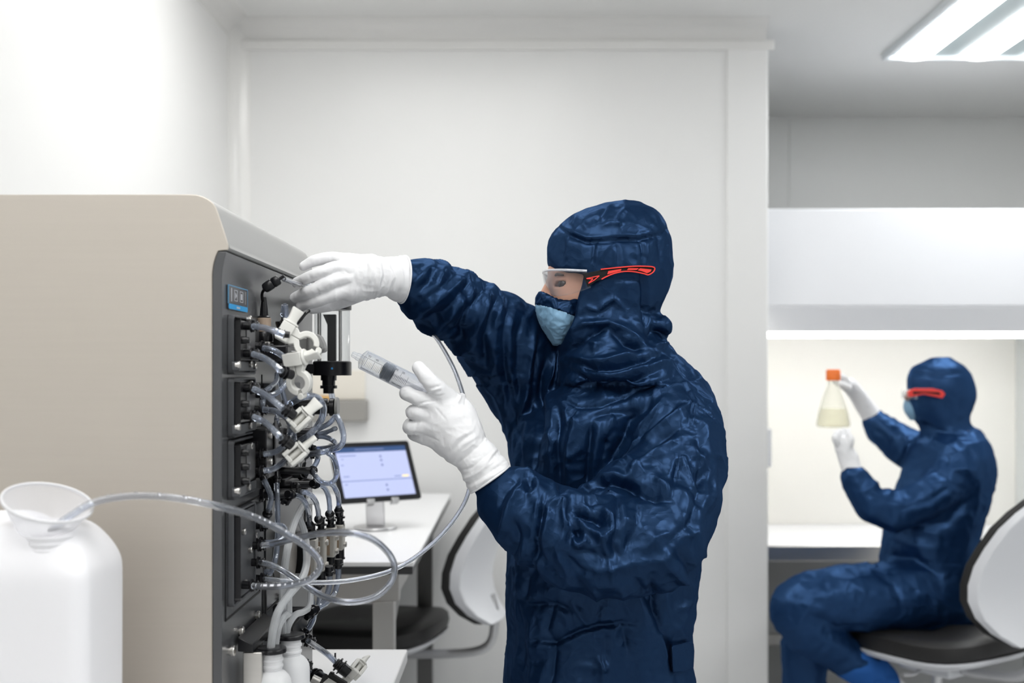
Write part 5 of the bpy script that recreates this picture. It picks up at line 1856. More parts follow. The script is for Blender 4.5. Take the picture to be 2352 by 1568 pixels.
A1 = (880, 560, 3.484)
A2 = (1140, 860, 2.9037)
A3 = (1060, 1050, 3.027)
A4 = (1180, 440, 3.136)
A5 = (1220, 590, 7.35)
STROKES = [
    # raised sleeve
    (A1, [(385, 160), (300, 265), (225, 345)], 9, .004), (A1, [(330, 150), (260, 230)], 8, -.004), (A1, [(480, 180), (420, 330), (280, 440)], 12, .005), (A1, [(430, 190), (370, 300), (270, 390)], 9, -.005),
    (A1, [(690, 240), (560, 330), (430, 440), (300, 510)], 13, .006), (A1, [(600, 230), (480, 330), (330, 440)], 10, -.005), (A1, [(720, 300), (600, 400), (480, 560), (330, 600)], 11, -.006),
    (A1, [(835, 325), (760, 430), (650, 560), (610, 700), (650, 830)], 13, -.009), (A1, [(880, 330), (830, 400), (780, 560), (730, 700), (620, 820)], 14, .008), (A1, [(920, 430), (850, 560), (800, 760), (840, 1000)], 11, -.008),
    (A1, [(960, 420), (900, 600), (890, 800), (930, 1050)], 12, .006), (A1, [(1010, 480), (960, 680), (960, 900), (1010, 1250)], 10, -.006), (A1, [(1060, 500), (1010, 700), (1020, 950), (1080, 1300)], 11, .006),
    (A1, [(1130, 520), (1080, 760), (1060, 1000), (1100, 1350)], 10, -.005), (A1, [(1210, 700), (1180, 900), (1150, 1200), (1130, 1400)], 8, .006), (A1, [(1240, 760), (1215, 960), (1190, 1200), (1170, 1450)], 7, -.006),
    (A1, [(1300, 950), (1265, 1150), (1230, 1500)], 10, -.012), (A1, [(1330, 960), (1300, 1150), (1285, 1400)], 9, .006), (A1, [(1150, 600), (1190, 540), (1240, 560)], 8, .004), (A1, [(300, 520), (420, 590), (560, 690), (760, 720)], 14, -.005),
    (A1, [(640, 440), (560, 540), (440, 660)], 12, .004), (A1, [(1380, 900), (1340, 1100), (1310, 1300)], 8, .005),
    # near sleeve and shoulder
    (A2, [(600, 785), (680, 735), (770, 725), (860, 745), (1000, 805), (1160, 845)], 12, -.014), (A2, [(590, 775), (700, 695), (800, 680), (870, 690)], 11, .009), (A2, [(870, 690), (960, 585), (1100, 500), (1235, 420)], 9, .007),
    (A2, [(890, 640), (960, 560), (1090, 440), (1230, 360)], 9, -.006), (A2, [(800, 590), (950, 460), (1100, 330), (1290, 190)], 10, .007), (A2, [(720, 650), (800, 520), (850, 430), (900, 300), (1000, 230)], 14, -.014),
    (A2, [(880, 430), (960, 340), (1060, 260), (1130, 170)], 9, .006), (A2, [(920, 480), (1010, 400), (1120, 290), (1240, 200)], 8, -.005), (A2, [(560, 830), (700, 830), (830, 800)], 9, .007), (A2, [(560, 860), (700, 870), (820, 820)], 8, -.006),
    (A2, [(470, 880), (480, 1000), (500, 1130)], 9, -.009), (A2, [(440, 880), (475, 1010), (540, 1140), (590, 1110), (585, 1040)], 8, .009), (A2, [(530, 1030), (545, 1095)], 9, -.010), (A2, [(530, 905), (620, 955), (690, 985)], 10, -.013),
    (A2, [(520, 930), (600, 1020), (700, 1095), (780, 1115)], 9, .009), (A2, [(690, 910), (760, 960), (775, 1040), (700, 1085)], 9, .009), (A2, [(660, 1000), (710, 1010)], 12, -.009),
    (A2, [(325, 850), (300, 950), (265, 1150), (258, 1280)], 9, -.013), (A2, [(285, 800), (270, 1000), (225, 1240)], 11, .008), (A2, [(350, 880), (330, 1000), (300, 1120)], 9, .006), (A2, [(175, 750), (110, 850), (70, 1000), (30, 1070)], 10, .008),
    (A2, [(215, 700), (240, 760), (200, 800)], 9, -.010), (A2, [(185, 690), (200, 660), (250, 700), (270, 770), (230, 810), (180, 790)], 7, .007), (A2, [(90, 700), (140, 720), (60, 800), (20, 900)], 9, -.006), (A2, [(350, 870), (430, 840), (470, 880)], 8, .008),
    (A2, [(800, 810), (800, 1000), (780, 1130), (830, 1245)], 7, -.005), (A2, [(940, 830), (935, 1000), (850, 1210)], 7, -.004), (A2, [(830, 830), (860, 1000), (820, 1200)], 9, .003), (A2, [(560, 1265), (700, 1295), (850, 1265), (1100, 1225), (1210, 1130)], 10, .006),
    (A2, [(500, 1160), (640, 1190), (790, 1240)], 9, -.004), (A2, [(650, 1130), (690, 1240)], 7, .003), (A2, [(1350, 430), (1355, 620), (1350, 820)], 6, -.004), (A2, [(1225, 540), (1190, 700), (1165, 830)], 7, -.005),
    (A2, [(1060, 690), (1130, 760), (1160, 830)], 9, .005), (A2, [(1260, 420), (1420, 640), (1340, 960)], 10, .004), (A2, [(1400, 620), (1330, 800), (1290, 980), (1150, 1120)], 8, -.005), (A2, [(1460, 560), (1440, 800), (1360, 960)], 8, .004),
    (A2, [(1250, 80), (1310, 180), (1290, 350)], 6, -.004), (A2, [(1270, 80), (1330, 180), (1310, 350)], 6, .003), (A2, [(870, 560), (930, 600), (890, 640)], 7, .005), (A2, [(960, 1200), (1060, 1080), (1180, 1050)], 8, .004),
    (A2, [(300, 1120), (350, 1250), (340, 1320)], 10, .004), (A2, [(420, 1160), (500, 1260), (620, 1330)], 9, -.004), (A2, [(180, 1060), (190, 1180), (150, 1280)], 8, .005), (A2, [(120, 960), (160, 1100), (110, 1240)], 8, -.005),
    # chest
    (A2, [(450, 175), (550, 225), (700, 215), (830, 155), (950, 110), (1180, 15)], 5, -.005), (A2, [(430, 230), (415, 500), (430, 850)], 7, -.007), (A2, [(400, 230), (380, 500), (390, 800)], 8, .005), (A2, [(325, 130), (300, 350), (262, 520), (255, 700)], 9, -.010),
    (A2, [(560, 260), (490, 480), (475, 720)], 10, .007), (A2, [(520, 280), (460, 480), (450, 700)], 8, -.004), (A2, [(640, 310), (615, 560), (600, 770)], 8, -.008), (A2, [(700, 330), (660, 520), (640, 700)], 9, .005), (A2, [(250, 520), (245, 690)], 7, .004),
    (A2, [(190, 100), (150, 400), (150, 650)], 9, .004), (A2, [(120, 200), (160, 420), (180, 640)], 8, -.004), (A2, [(740, 400), (700, 560), (690, 680)], 9, -.007), (A2, [(780, 260), (730, 420)], 9, .005), (A2, [(620, 300), (700, 270), (930, 240)], 8, -.004),
    (A2, [(470, 240), (490, 330), (560, 300)], 8, .005), (A2, [(330, 420), (370, 400), (420, 470)], 8, .004), (A2, [(480, 560), (540, 520), (560, 480)], 8, .004), (A2, [(320, 560), (400, 490)], 7, .003),
    # lower torso
    (A3, [(420, 990), (480, 1030), (650, 1020), (790, 1085)], 7, -.006), (A3, [(480, 1290), (540, 1270), (650, 1290), (830, 1205), (970, 1165), (1200, 1150)], 7, -.007), (A3, [(480, 1310), (650, 1315), (830, 1235), (970, 1195), (1200, 1180)], 8, .004),
    (A3, [(655, 1290), (645, 1440), (640, 1568)], 7, -.006), (A3, [(640, 1020), (590, 1200), (650, 1290)], 7, -.004), (A3, [(1110, 1160), (1160, 1360)], 8, -.005), (A3, [(985, 1180), (1000, 1400)], 8, -.005), (A3, [(1320, 820), (1345, 1080), (1440, 1320), (1460, 1500)], 10, -.011),
    (A3, [(1400, 730), (1545, 850), (1560, 980), (1450, 1080)], 10, .008), (A3, [(1090, 860), (1130, 1000), (1180, 1120)], 10, .005), (A3, [(1200, 830), (1290, 980), (1330, 1060)], 10, -.007), (A3, [(1380, 1060), (1400, 1250), (1420, 1450)], 8, .006),
    (A3, [(480, 800), (470, 900), (440, 1000)], 8, -.006), (A3, [(400, 780), (400, 1100), (390, 1500)], 8, .005), (A3, [(370, 780), (440, 1200), (420, 1560)], 7, -.004), (A3, [(940, 1380), (1010, 1500)], 9, .004), (A3, [(1510, 560), (1620, 520), (1640, 700)], 9, .005),
    (A3, [(1480, 640), (1570, 760), (1600, 900)], 9, -.006), (A3, [(1560, 1060), (1490, 1180), (1560, 1280)], 9, .006), (A3, [(760, 1000), (820, 1100), (900, 1190)], 8, .003), (A3, [(1000, 1020), (960, 1150)], 6, .003),
    # hood
    (A4, [(315, 245), (400, 310), (520, 362), (600, 360), (750, 345), (900, 345), (1040, 315), (1105, 265)], 5, -.006), (A4, [(330, 238), (410, 292), (520, 335), (600, 335), (750, 322), (900, 322), (1030, 292)], 6, .0035), (A4, [(375, 335), (345, 480)], 7, -.004),
    (A4, [(400, 335), (375, 500)], 7, .004), (A4, [(585, 375), (565, 520)], 6, -.0035), (A4, [(610, 375), (590, 520)], 6, .003), (A4, [(740, 360), (750, 530)], 6, -.003), (A4, [(920, 350), (935, 490)], 6, -.0035), (A4, [(950, 350), (960, 480)], 6, .003),
    (A4, [(1040, 330), (1060, 520)], 7, -.003), (A4, [(700, 95), (620, 220)], 5, .0035), (A4, [(670, 110), (600, 230)], 5, -.003), (A4, [(815, 110), (750, 200), (760, 265)], 5, .0035), (A4, [(640, 250), (700, 225), (765, 235)], 5, .0035),
    (A4, [(460, 170), (430, 260)], 6, .003), (A4, [(915, 500), (930, 700), (940, 950), (960, 1040)], 5, -.004), (A4, [(955, 500), (970, 700), (975, 950)], 6, .003), (A4, [(720, 636), (930, 632)], 4, -.003), (A4, [(300, 280), (270, 400), (262, 520)], 8, .004),
    (A4, [(480, 860), (530, 830), (600, 855), (720, 765), (800, 855)], 6, .005), (A4, [(600, 880), (650, 860), (720, 800)], 7, -.004), (A4, [(400, 1010), (520, 950), (680, 945), (800, 1000), (920, 1085)], 9, .008), (A4, [(690, 960), (500, 1080), (370, 1165)], 7, -.008),
    (A4, [(690, 985), (800, 1110), (940, 1140)], 9, -.009), (A4, [(420, 1190), (560, 1230), (700, 1220), (900, 1170)], 10, .008), (A4, [(450, 1230), (600, 1290), (800, 1260), (1050, 1190)], 9, -.010), (A4, [(500, 1300), (700, 1330), (900, 1290), (1150, 1220)], 10, .009),
    (A4, [(420, 1290), (560, 1390), (760, 1390), (1000, 1310)], 10, -.012), (A4, [(520, 1060), (600, 1100), (580, 1160)], 9, .005), (A4, [(760, 1050), (860, 1080), (1060, 1200)], 9, .007), (A4, [(960, 1060), (1010, 1000), (1080, 1030)], 8, -.009),
    (A4, [(1040, 860), (960, 870), (920, 830)], 8, -.006), (A4, [(1060, 900), (1090, 960), (1060, 1010)], 12, .006), (A4, [(420, 640), (445, 760), (440, 900), (360, 1080)], 5, -.004), (A4, [(470, 700), (470, 860), (430, 1000), (340, 1120)], 5, .004),
    (A4, [(370, 1180), (330, 1260), (250, 1400)], 9, .006), (A4, [(400, 1240), (360, 1330), (300, 1480)], 9, -.008), (A4, [(1000, 1110), (1100, 1100), (1160, 1190)], 9, .006),
]
for (ox, oy, sc_), pts, wid, hgt in STROKES:
    disp += stroke_field(v, crop(ox, oy, sc_, pts), wid, hgt) * front * 1.5
lim = .5 + .5 * np.clip((np.abs(py - 660) + np.abs(px - 1300) - 60) / 60, 0, 1)
v = v + nrm * (disp * lim)[:, None]
v = relax(v, q, 1, .15)
suit = to_mesh('coverall', v, q, MT['suit'], person)
suit['label'] = 'navy satin hooded coverall'
# tab on the hip
a = P(1541, 1476, 2.105)
pk = MB()
pts = [P(1540, 1478, 2.06), P(1565, 1474, 2.085), P(1590, 1470, 2.13), P(1592, 1490, 2.13), P(1590, 1530, 2.13), P(1566, 1536, 2.085), P(1543, 1541, 2.06)]
pk.prism(pts, (0, -.016, 0), (0, 0.02, 0))
pk.build('hip_tab', MT['suit'], suit, 0.003)

# --- mask
K = Field((P(1215, 0, 2.15).x, 2.05, P(0, 805, 2.15).z), (P(1345, 0, 2.15).x, 2.25, P(0, 635, 2.15).z), .0022)
K.rows(rowtab([(645, 1290, 1352, .06), (657, 1252, 1354, .066), (662, 1244, 1354, .067), (672, 1238, 1355, .067), (684, 1234, 1356, .066), (694, 1231.5, 1356, .071), (706, 1231.5, 1352, .074), (720, 1234, 1345, .075), (740, 1240, 1335, .074), (758, 1250, 1322, .066), (775, 1261, 1306, .052), (790, 1272, 1292, .025)], 2.15), 0, 2.0)
s, d = K.poly_xz([(P(a, b, 2.08).x, P(a, b, 2.08).z) for a, b in [(1180, 640), (1236, 664), (1258, 677), (1283, 689), (1305, 692), (1335, 686), (1400, 676), (1400, 600), (1180, 600)]], 2.0, 2.3)
K.carve(s, d, .003)
whole = K.f.copy()
la, lb_ = P(1232, 694, 2.09), P(1312, 721, 2.09)
ln = Vector((-(lb_.z - la.z), 0, lb_.x - la.x)).normalized()      # upwards across the seam


def mask_piece(up, name, m, parent, grow):
    K.f = whole.copy() - grow
    K.cut(la + ln * (-.001 if up else 0), -ln if up else ln)
    mv, mq = K.mesh()
    mn = vnormals(mv, mq)
    mv = mv + mn * (.0020 * ridge(mv / .020, 5) + .0012 * ridge(mv / .010, 8))[:, None]
    return to_mesh(name, mv, mq, m, parent)


fm = mask_piece(False, 'face_mask', MT['mask'], person, 0)
fm['label'] = 'light blue disposable mask'
mask_piece(True, 'nose_band', MT['suit'], fm, .001)['label'] = 'navy cloth band over the nose'

# --- safety glasses
gl = bpy.data.objects.new('safety_glasses', None)
COL.objects.link(gl)
gl.parent = person
gl.location = P(1290, 640, 2.15) - world_of(person)
gl['label'] = 'clear wrap-round safety glasses with black and red arms'
GY = 2.043
nu, nv = 28, 10
rings = []
for i in range(nu + 1):
    u = -1 + 2 * i / nu
    au = abs(u)
    # plan of the lens: front at the bridge, back to the hinge
    xpx = 1249 + (1344 - 1249) * au ** 2.1
    yv = 2.15 + (GY + .004 - 2.15) * (abs(math.sin(u * math.pi / 2)) ** .85) * (1 if u < 0 else -1)
    top_ = 621 + 8 * au ** 1.5
    bot = 685 + 5 * math.sin(au * math.pi) - 20 * au ** 3 - (1 - au) ** 2 * 22
    x3 = P(xpx, 0, 2.10).x
    ring = []
    for k in range(nv + 1):
        t = k / nv
        z3 = P(0, top_ + (bot - top_) * t, 2.10).z
        ring.append((x3 + .012 * t * t * (1 - .4 * au), yv, z3))
    rings.append(ring)
m = MB()
vs = [p for r in rings for p in r]
m.add(vs, [(i * (nv + 1) + k, i * (nv + 1) + k + 1, (i + 1) * (nv + 1) + k + 1, (i + 1) * (nv + 1) + k) for i in range(nu) for k in range(nv)])
m.build('lens', MT['lens'], gl, solid=.0022)
m = MB()
m.tube([Vector(r[0]) + Vector((0, 0, .001)) for r in rings], .0022, 8, 0)
m.build('brow_rim_glint', MT['rim'], gl)  # whitish rim carries the lens's top-edge highlight in its colour
# near arm
def G(pts, y):
    return [P(a, b, y) for a, b in crop(*A5, pts)]


def gp(pts, y):
    pts = G(pts, y)
    for p_ in pts:      # the arm hugs the side of the hood
        t = max(0, (p_.x - P(1345, 0, y).x) / .125)
        p_.y += .012 * t * t - .0035
    return pts


arm = [(868, 280), (1000, 258), (1170, 222), (1190, 200), (1400, 172), (1700, 146), (1900, 143), (2070, 150), (2105, 178), (2082, 245), (1990, 303), (1900, 284), (1720, 252), (1560, 252), (1400, 286), (1260, 345), (1190, 384), (1110, 405), (955, 505), (925, 430), (888, 330)]
m = MB()
m.prism(gp(arm, GY), (0, 0, 0), (0, .006, 0))
tp = m.build('temple_arm', MT['black_matte'], gl, 0.0006)
tp['label'] = 'black arm with red rubber lines'


def strip(pts, wid, y, name='red_line'):
    p3 = gp(pts, y)
    return MB().ribbon(p3, wid / 7.35 * y / F, .0022, (0, -1, 0))


SP = lambda pts: [tuple(q)[:2] for q in smooth_path([(a, b, 0) for a, b in pts], 5)]
rm = strip(SP([(1172, 212), (1400, 186), (1700, 158), (1900, 153), (2050, 160), (2094, 186), (2070, 245), (1985, 296), (1900, 276), (1720, 246), (1560, 246), (1400, 280), (1260, 338), (1186, 378)]), 20, GY)
for pts in ([(930, 368), (1148, 320)], [(1148, 320), (1060, 395), (966, 448)], [(932, 370), (1040, 372)], [(1040, 372), (966, 446)]):
    q_ = strip(pts, 15, GY)
    rm.add(q_.v, q_.f)
for poly in ([(1300, 240), (1522, 203), (1512, 236), (1470, 246), (1282, 296)], [(1640, 190), (1820, 188), (1780, 218), (1618, 220)], [(1840, 188), (2038, 206), (2022, 242), (1962, 272), (1880, 240), (1800, 222)]):
    rm.prism(gp(poly, GY), (0, -.002, 0), (0, .001, 0))
rm.build('red_lines', MT['red'], gl)
# far arm
m = MB()
fy = 2.30 - GY + 2.0
m.prism([(p_.x, 4.30 - p_.y, p_.z) for p_ in gp(arm, GY)], (0, -.006, 0), (0, 0, 0))
m.build('temple_arm', MT['black_matte'], gl, 0.0006)

# --- boots
for (pts, r), dx in zip(LEGS, (0, 0)):
    f = pts[-1]
    m = MB()
    fx, fy_ = f[0], f[1]
    rings = []
    for z, x0, x1, w_ in ((.0005, -.20, .085, .048), (.02, -.205, .09, .05), (.05, -.19, .085, .05), (.08, -.12, .08, .05), (.11, -.075, .075, .056), (.16, -.07, .07, .056)):
        rings.append([(fx + (x0 + x1) / 2 + (x1 - x0) / 2 * math.cos(a), fy_ + w_ * math.sin(a), z) for a in [2 * math.pi * k / 20 for k in range(20)]])
    m.loops(rings)
    m.build('boot', MT['shoe'], person, subsurf=1)


# ------------------------------------------------------------------ gloves
def glove(name, lo, hi, fn, h=.0019, seed=0, amp=1.0, cuffdir=None, parent=None, label=None, strokes=()):
    G_ = Field(lo, hi, h)
    fn(G_)
    v, q = G_.mesh()
    v = relax(v, q, 1, .3)
    n = vnormals(v, q)
    d = (.0004 * ridge(v / .012, seed) + .0007 * ridge(v / np.array([.035, .03, .02]), seed + 9, .8)) * amp
    fr = np.clip(-n[:, 1] * 2 + .3, 0, 1)
    for (ox, oy, sc_), pts, wid, hgt in strokes:
        d += stroke_field(v, crop(ox, oy, sc_, pts), wid, hgt) * fr
    if cuffdir is not None:
        c, ax, r0 = cuffdir
        ax = np.array([*ax]) / np.linalg.norm(np.array([*ax]))
        t = (v - np.array([*c])) @ ax
        w_ = np.clip(t / .025 + .2, 0, 1)
        tw = t + .25 * noise3(v / .03, seed + 2) * .03 + .18 * (v[:, 2] - c[2])
        d += w_ * (.0016 * ridge(np.stack([tw / .014, v[:, 1] / .05, v[:, 2] / .05], 1), seed + 3, .5) + .0008 * ridge(np.stack([tw / .006, v[:, 1] / .03, v[:, 2] / .03], 1), seed + 4, .4))
    v = v + n * d[:, None]
    o = to_mesh(name, v, q, MT['glove'], parent)
    if label:
        o['label'] = label
    return o


HD = 2.0   # raised hand


def raised(g):
    A4_ = lambda a, b, d: P(640 + a / 3.734, 540 + b / 3.734, d)
    # fingers, little finger uppermost
    g.chain([A4_(640, 245, 2.015), A4_(490, 195, 2.012), A4_(400, 200, 2.005), A4_(300, 222, 1.998), A4_(215, 265, 2.0)], [.013, .0112, .0104, .0095, .0078], 0, 3)
    g.chain([A4_(640, 310, 2.0), A4_(510, 275, 1.985), A4_(400, 310, 1.978), A4_(270, 358, 1.982), A4_(155, 408, 2.0)], [.014, .0120, .0114, .0104, .0088], .0035, 3)
    g.chain([A4_(660, 380, 1.995), A4_(520, 375, 1.982), A4_(400, 425, 1.976), A4_(260, 485, 1.980), A4_(138, 535, 2.0)], [.014, .0122, .0116, .0106, .0090], .0035, 3)
    g.chain([A4_(680, 450, 2.0), A4_(560, 475, 1.99), A4_(440, 520, 1.985), A4_(310, 570, 1.988), A4_(195, 605, 2.0)], [.015, .0125, .0115, .0104, .0088], .0035, 3)
    g.chain([A4_(760, 430, 2.02), A4_(620, 520, 2.03), A4_(480, 580, 2.035), A4_(380, 612, 2.03), A4_(290, 632, 2.03)], [.02, .0155, .0125, .011, .009], .004, 3)
    # back of the hand and wrist
    g.chain([A4_(560, 235, 2.01), A4_(640, 245, 2.012), A4_(760, 280, 2.015)], [.0145, .018, .022], .008, 3)
    g.chain([A4_(560, 320, 1.995), A4_(660, 330, 2.0), A4_(800, 330, 2.01)], [.015, .021, .026], .010, 3)
    g.chain([A4_(580, 410, 1.995), A4_(680, 410, 2.003), A4_(790, 370, 2.01)], [.015, .021, .027], .010, 3)
    g.chain([A4_(610, 490, 2.0), A4_(700, 460, 2.01), A4_(800, 400, 2.015)], [.015, .020, .026], .010, 3)
    g.chain([A4_(780, 335, 2.012), A4_(860, 345, 2.018), A4_(960, 362, 2.03), A4_(1060, 375, 2.045), A4_(1096, 379, 2.050)], [.0300, .0318, .0345, .0395, .0425], .012, 3)
    # bead of the cuff
    g.cut(P(925, 640.5, 2.046), P(951, 642, 2.05) - P(840, 631, 2.01))


B4 = (640, 540, 3.734)
GS1 = [(B4, [(745, 200), (760, 300), (740, 400)], 3, -.0016), (B4, [(775, 210), (800, 320), (780, 430)], 4, .0014), (B4, [(800, 200), (835, 320), (800, 440)], 4, -.0020), (B4, [(850, 200), (885, 330), (840, 480)], 4, .0018), (B4, [(880, 210), (905, 330), (870, 470)], 3, -.0016),
       (B4, [(930, 210), (985, 360), (900, 520)], 5, .0022), (B4, [(960, 230), (1010, 370), (950, 510)], 4, -.0018), (B4, [(1010, 220), (1070, 350), (1050, 480)], 4, .0016), (B4, [(560, 300), (620, 340)], 3, -.0012), (B4, [(500, 345), (640, 320)], 3, -.0014),
       (B4, [(510, 455), (640, 400)], 3, -.0014), (B4, [(480, 240), (570, 260)], 3, -.0012), (B4, [(690, 250), (640, 330), (660, 420)], 4, -.0012), (B4, [(250, 330), (280, 375)], 3, -.0008), (B4, [(330, 460), (350, 510)], 3, -.0008)]
B5 = (880, 800, 6.533)
GS2 = [(B5, [(700, 600), (860, 560)], 2.5, -.0016), (B5, [(690, 640), (870, 590)], 2.5, .0014), (B5, [(680, 680), (880, 630)], 2.5, -.0016), (B5, [(660, 700), (840, 720), (950, 680)], 3, -.0012), (B5, [(480, 860), (640, 800), (830, 770)], 3, -.0022), (B5, [(500, 880), (660, 830), (800, 800)], 3, .0014),
       (B5, [(780, 880), (950, 1080)], 2.5, -.0012), (B5, [(480, 1270), (640, 1310), (830, 1380)], 2.5, -.0016), (B5, [(470, 1290), (620, 1340)], 2.5, .0012), (B5, [(510, 1110), (480, 1230), (450, 1320)], 3, -.0014), (B5, [(1090, 1560), (1200, 1430), (1420, 1310)], 5, .0022), (B5, [(1060, 1540), (1150, 1400), (1350, 1270)], 4, -.0020),
       (B5, [(1020, 1500), (1100, 1350), (1300, 1240)], 4, .0018), (B5, [(920, 1480), (900, 1330)], 3, -.0012), (B5, [(600, 1300), (590, 1400)], 3, -.0010), (B5, [(760, 1400), (770, 1500)], 3, -.0010), (B5, [(1110, 830), (1170, 700)], 3, .0020), (B5, [(1230, 860), (1240, 720)], 3, -.0020),
       ((880, 820, 4.9), [(830, 1280), (1000, 1240), (1200, 1080)], 4, -.0022), ((880, 820, 4.9), [(900, 1380), (1080, 1290), (1300, 1130)], 4, .0024), ((880, 820, 4.9), [(960, 1430), (1150, 1330), (1350, 1190)], 4, -.0022), ((880, 820, 4.9), [(980, 1470), (1180, 1370), (1390, 1240)], 3, .0020), ((880, 820, 4.9), [(790, 1170), (900, 1060), (1060, 940)], 5, .0020), ((880, 820, 4.9), [(800, 1210), (950, 1110), (1120, 960)], 4, -.0020)]
gr = glove('glove', P(655, 740, 1.95) - Vector((.02, 0, .02)), P(975, 560, 2.13) + Vector((.02, .02, .02)), raised, seed=2, strokes=GS1, cuffdir=(P(830, 630, 2.01), P(951, 642, 2.05) - P(840, 631, 2.01), .04), parent=person, label='white glove spread before the machine panel')


def held(g):
    D = 1.93
    A = lambda a, b, d: P(880 + a / 4.9, 820 + b / 4.9, d)
    # thumb on top of the syringe
    g.chain([A(800, 620, 1.945), A(700, 470, 1.925), A(570, 320, 1.905), A(480, 215, 1.902), A(402, 122, 1.91)], [.026, .0205, .0150, .0128, .0112], 0, 3)
    # forefinger round the far side
    g.chain([A(640, 600, 1.925), A(500, 505, 1.915), A(380, 462, 1.916), A(275, 412, 1.925), A(268, 400, 1.95), A(310, 375, 1.985), A(400, 350, 2.0)], [.018, .0140, .0128, .0120, .0112, .0100, .009], .003, 3)
    g.chain([A(640, 680, 1.93), A(480, 630, 1.920), A(350, 622, 1.922), A(332, 615, 1.945), A(350, 590, 1.98), A(430, 550, 1.995)], [.018, .0140, .0125, .0112, .0100, .009], .003, 3)
    g.chain([A(640, 780, 1.935), A(480, 780, 1.925), A(330, 795, 1.926), A(290, 790, 1.945), A(300, 750, 1.975), A(380, 700, 1.995)], [.018, .0142, .0120, .0112, .0100, .009], .003, 3)
    g.chain([A(650, 870, 1.945), A(500, 890, 1.94), A(400, 880, 1.945), A(340, 860, 1.96), A(350, 810, 1.985), A(430, 770, 1.995)], [.018, .0145, .0120, .0108, .0098, .0085], .003, 3)
    # palm and back of the hand
    g.chain([A(570, 580, 1.925), A(680, 630, 1.925), A(800, 720, 1.93), A(860, 850, 1.932)], [.0165, .0245, .0335, .0345], .012, 3)
    g.chain([A(520, 720, 1.93), A(640, 760, 1.93), A(800, 860, 1.932)], [.0175, .0265, .0345], .012, 3)
    g.chain([A(520, 850, 1.94), A(640, 890, 1.94), A(820, 960, 1.935)], [.0165, .0245, .0340], .012, 3)
    g.chain([A(800, 500, 1.945), A(900, 640, 1.94), A(920, 780, 1.935)], [.015, .021, .025], .012, 3)
    # wrist and cuff
    g.chain([A(880, 900, 1.932), A(960, 1010, 1.932), A(1060, 1150, 1.932), A(1150, 1280, 1.932), A(1205, 1370, 1.932)], [.0345, .0325, .0350, .0375, .0395], .012, 3)
    g.cut(P(1126, 1100, 1.932), P(1130, 1105, 1.932) - P(1075, 1026, 1.932))
    # pinched fold of glove at the back of the thumb
    g.chain([A(880, 520, 1.95), A(885, 450, 1.955), A(905, 432, 1.96)], [.010, .0065, .004], .006, 3)


gn = glove('glove', P(915, 1150, 1.85) - Vector((.02, 0, .0)), P(1185, 825, 2.03) + Vector((.02, .02, .01)), held, seed=12, strokes=GS2, cuffdir=(P(1060, 1010, 1.93), P(1130, 1100, 1.93) - P(1050, 1000, 1.93), .04), parent=person, label='white glove closed round the syringe')
# rolled beads at the glove ends
def bead(c, ax, r, par):
    x, y, z = frame(ax)
    m = MB()
    rings = []
    for k in range(40):
        a = 2 * math.pi * k / 40
        d_ = x * math.cos(a) + y * math.sin(a)
        rr = r * (1 + .02 * math.sin(3 * a))
        rings.append([Vector(c) + d_ * (rr + .0018 * math.cos(b)) + z * .0018 * math.sin(b) for b in [2 * math.pi * j / 8 for j in range(8)]])
    m.loops(rings, closed=True)
    m.build('cuff_bead', MT['glove'], par)


bead(P(925, 640.5, 2.046), P(951, 642, 2.05) - P(840, 631, 2.01), .0425, gr)
bead(P(1126, 1100, 1.932), P(1130, 1105, 1.932) - P(1075, 1026, 1.932), .0400, gn)

# ------------------------------------------------------------------ the long tube that passes behind the hands
lt = [PQ(605, 1329, .03), P(640, 1332, 1.78), P(700, 1337, 1.80), P(770, 1336, 1.83), P(840, 1326, 1.86), P(905, 1307, 1.90), P(960, 1275, 1.93), P(1010, 1232, 1.96), P(1052, 1180, 1.985), P(1076, 1130, 2.0), P(1086, 1060, 2.01), P(1082, 985, 2.01), P(1064, 908, 2.01),
      P(1042, 846, 2.02), P(1008, 785, 2.07), P(976, 745, 2.14), P(948, 712, 2.18), P(905, 682, 2.17), P(850, 664, 2.11), P(770, 655, 2.065), P(705, 655, 2.02), P(678, 650, 1.92), lead_end]
ltube = MB().tube(lt, .0039, 12, 8, bore=.6).build('long_tube', MT['tube_long'])
tag(center_origin(ltube), 'long thin clear tube running from a lower port behind both gloved hands', 'tube')
MB()
cb_ = MB().tube([P(712, 712, 2.03), P(700, 722, 1.99), P(690, 735, 1.95), P(676, 748, 1.93)], .0028, 8).build('signal_cable', MT['black_matte'], mach)

# ------------------------------------------------------------------ the seated worker
D2 = 3.98
def Q2(a, b, d=D2):
    return P(a, b, d)


HEAD2 = [(820, 2152, 2172, .01), (823, 2138, 2186, .03), (829, 2120, 2200, .052), (838, 2102, 2213, .073), (855, 2089, 2224, .086), (880, 2085, 2234, .096), (900, 2086, 2239, .098), (920, 2089, 2238, .096), (940, 2094, 2228, .092), (960, 2102, 2222, .088), (978, 2118, 2226, .088), (1000, 2128, 2238, .1)]
TORSO2 = [(985, 2135, 2240, .10), (1005, 2122, 2254, .14), (1030, 2105, 2262, .17), (1060, 2092, 2271, .185), (1100, 2076, 2272, .185), (1150, 2058, 2262, .18), (1200, 2042, 2245, .175), (1250, 2034, 2232, .17), (1290, 2028, 2236, .17), (1340, 2030, 2250, .175), (1400, 2040, 2262, .18), (1435, 2050, 2258, .17)]
U2 = ([Q2(2218, 1062, 3.86), Q2(2160, 1120, 3.82), Q2(2085, 1165, 3.80), Q2(2035, 1172, 3.80)], [.072, .066, .062, .060])
FA2 = ([Q2(2050, 1172, 3.80), Q2(2005, 1158, 3.79), Q2(1978, 1125, 3.79), Q2(1962, 1098, 3.79)], [.060, .056, .050, .043])
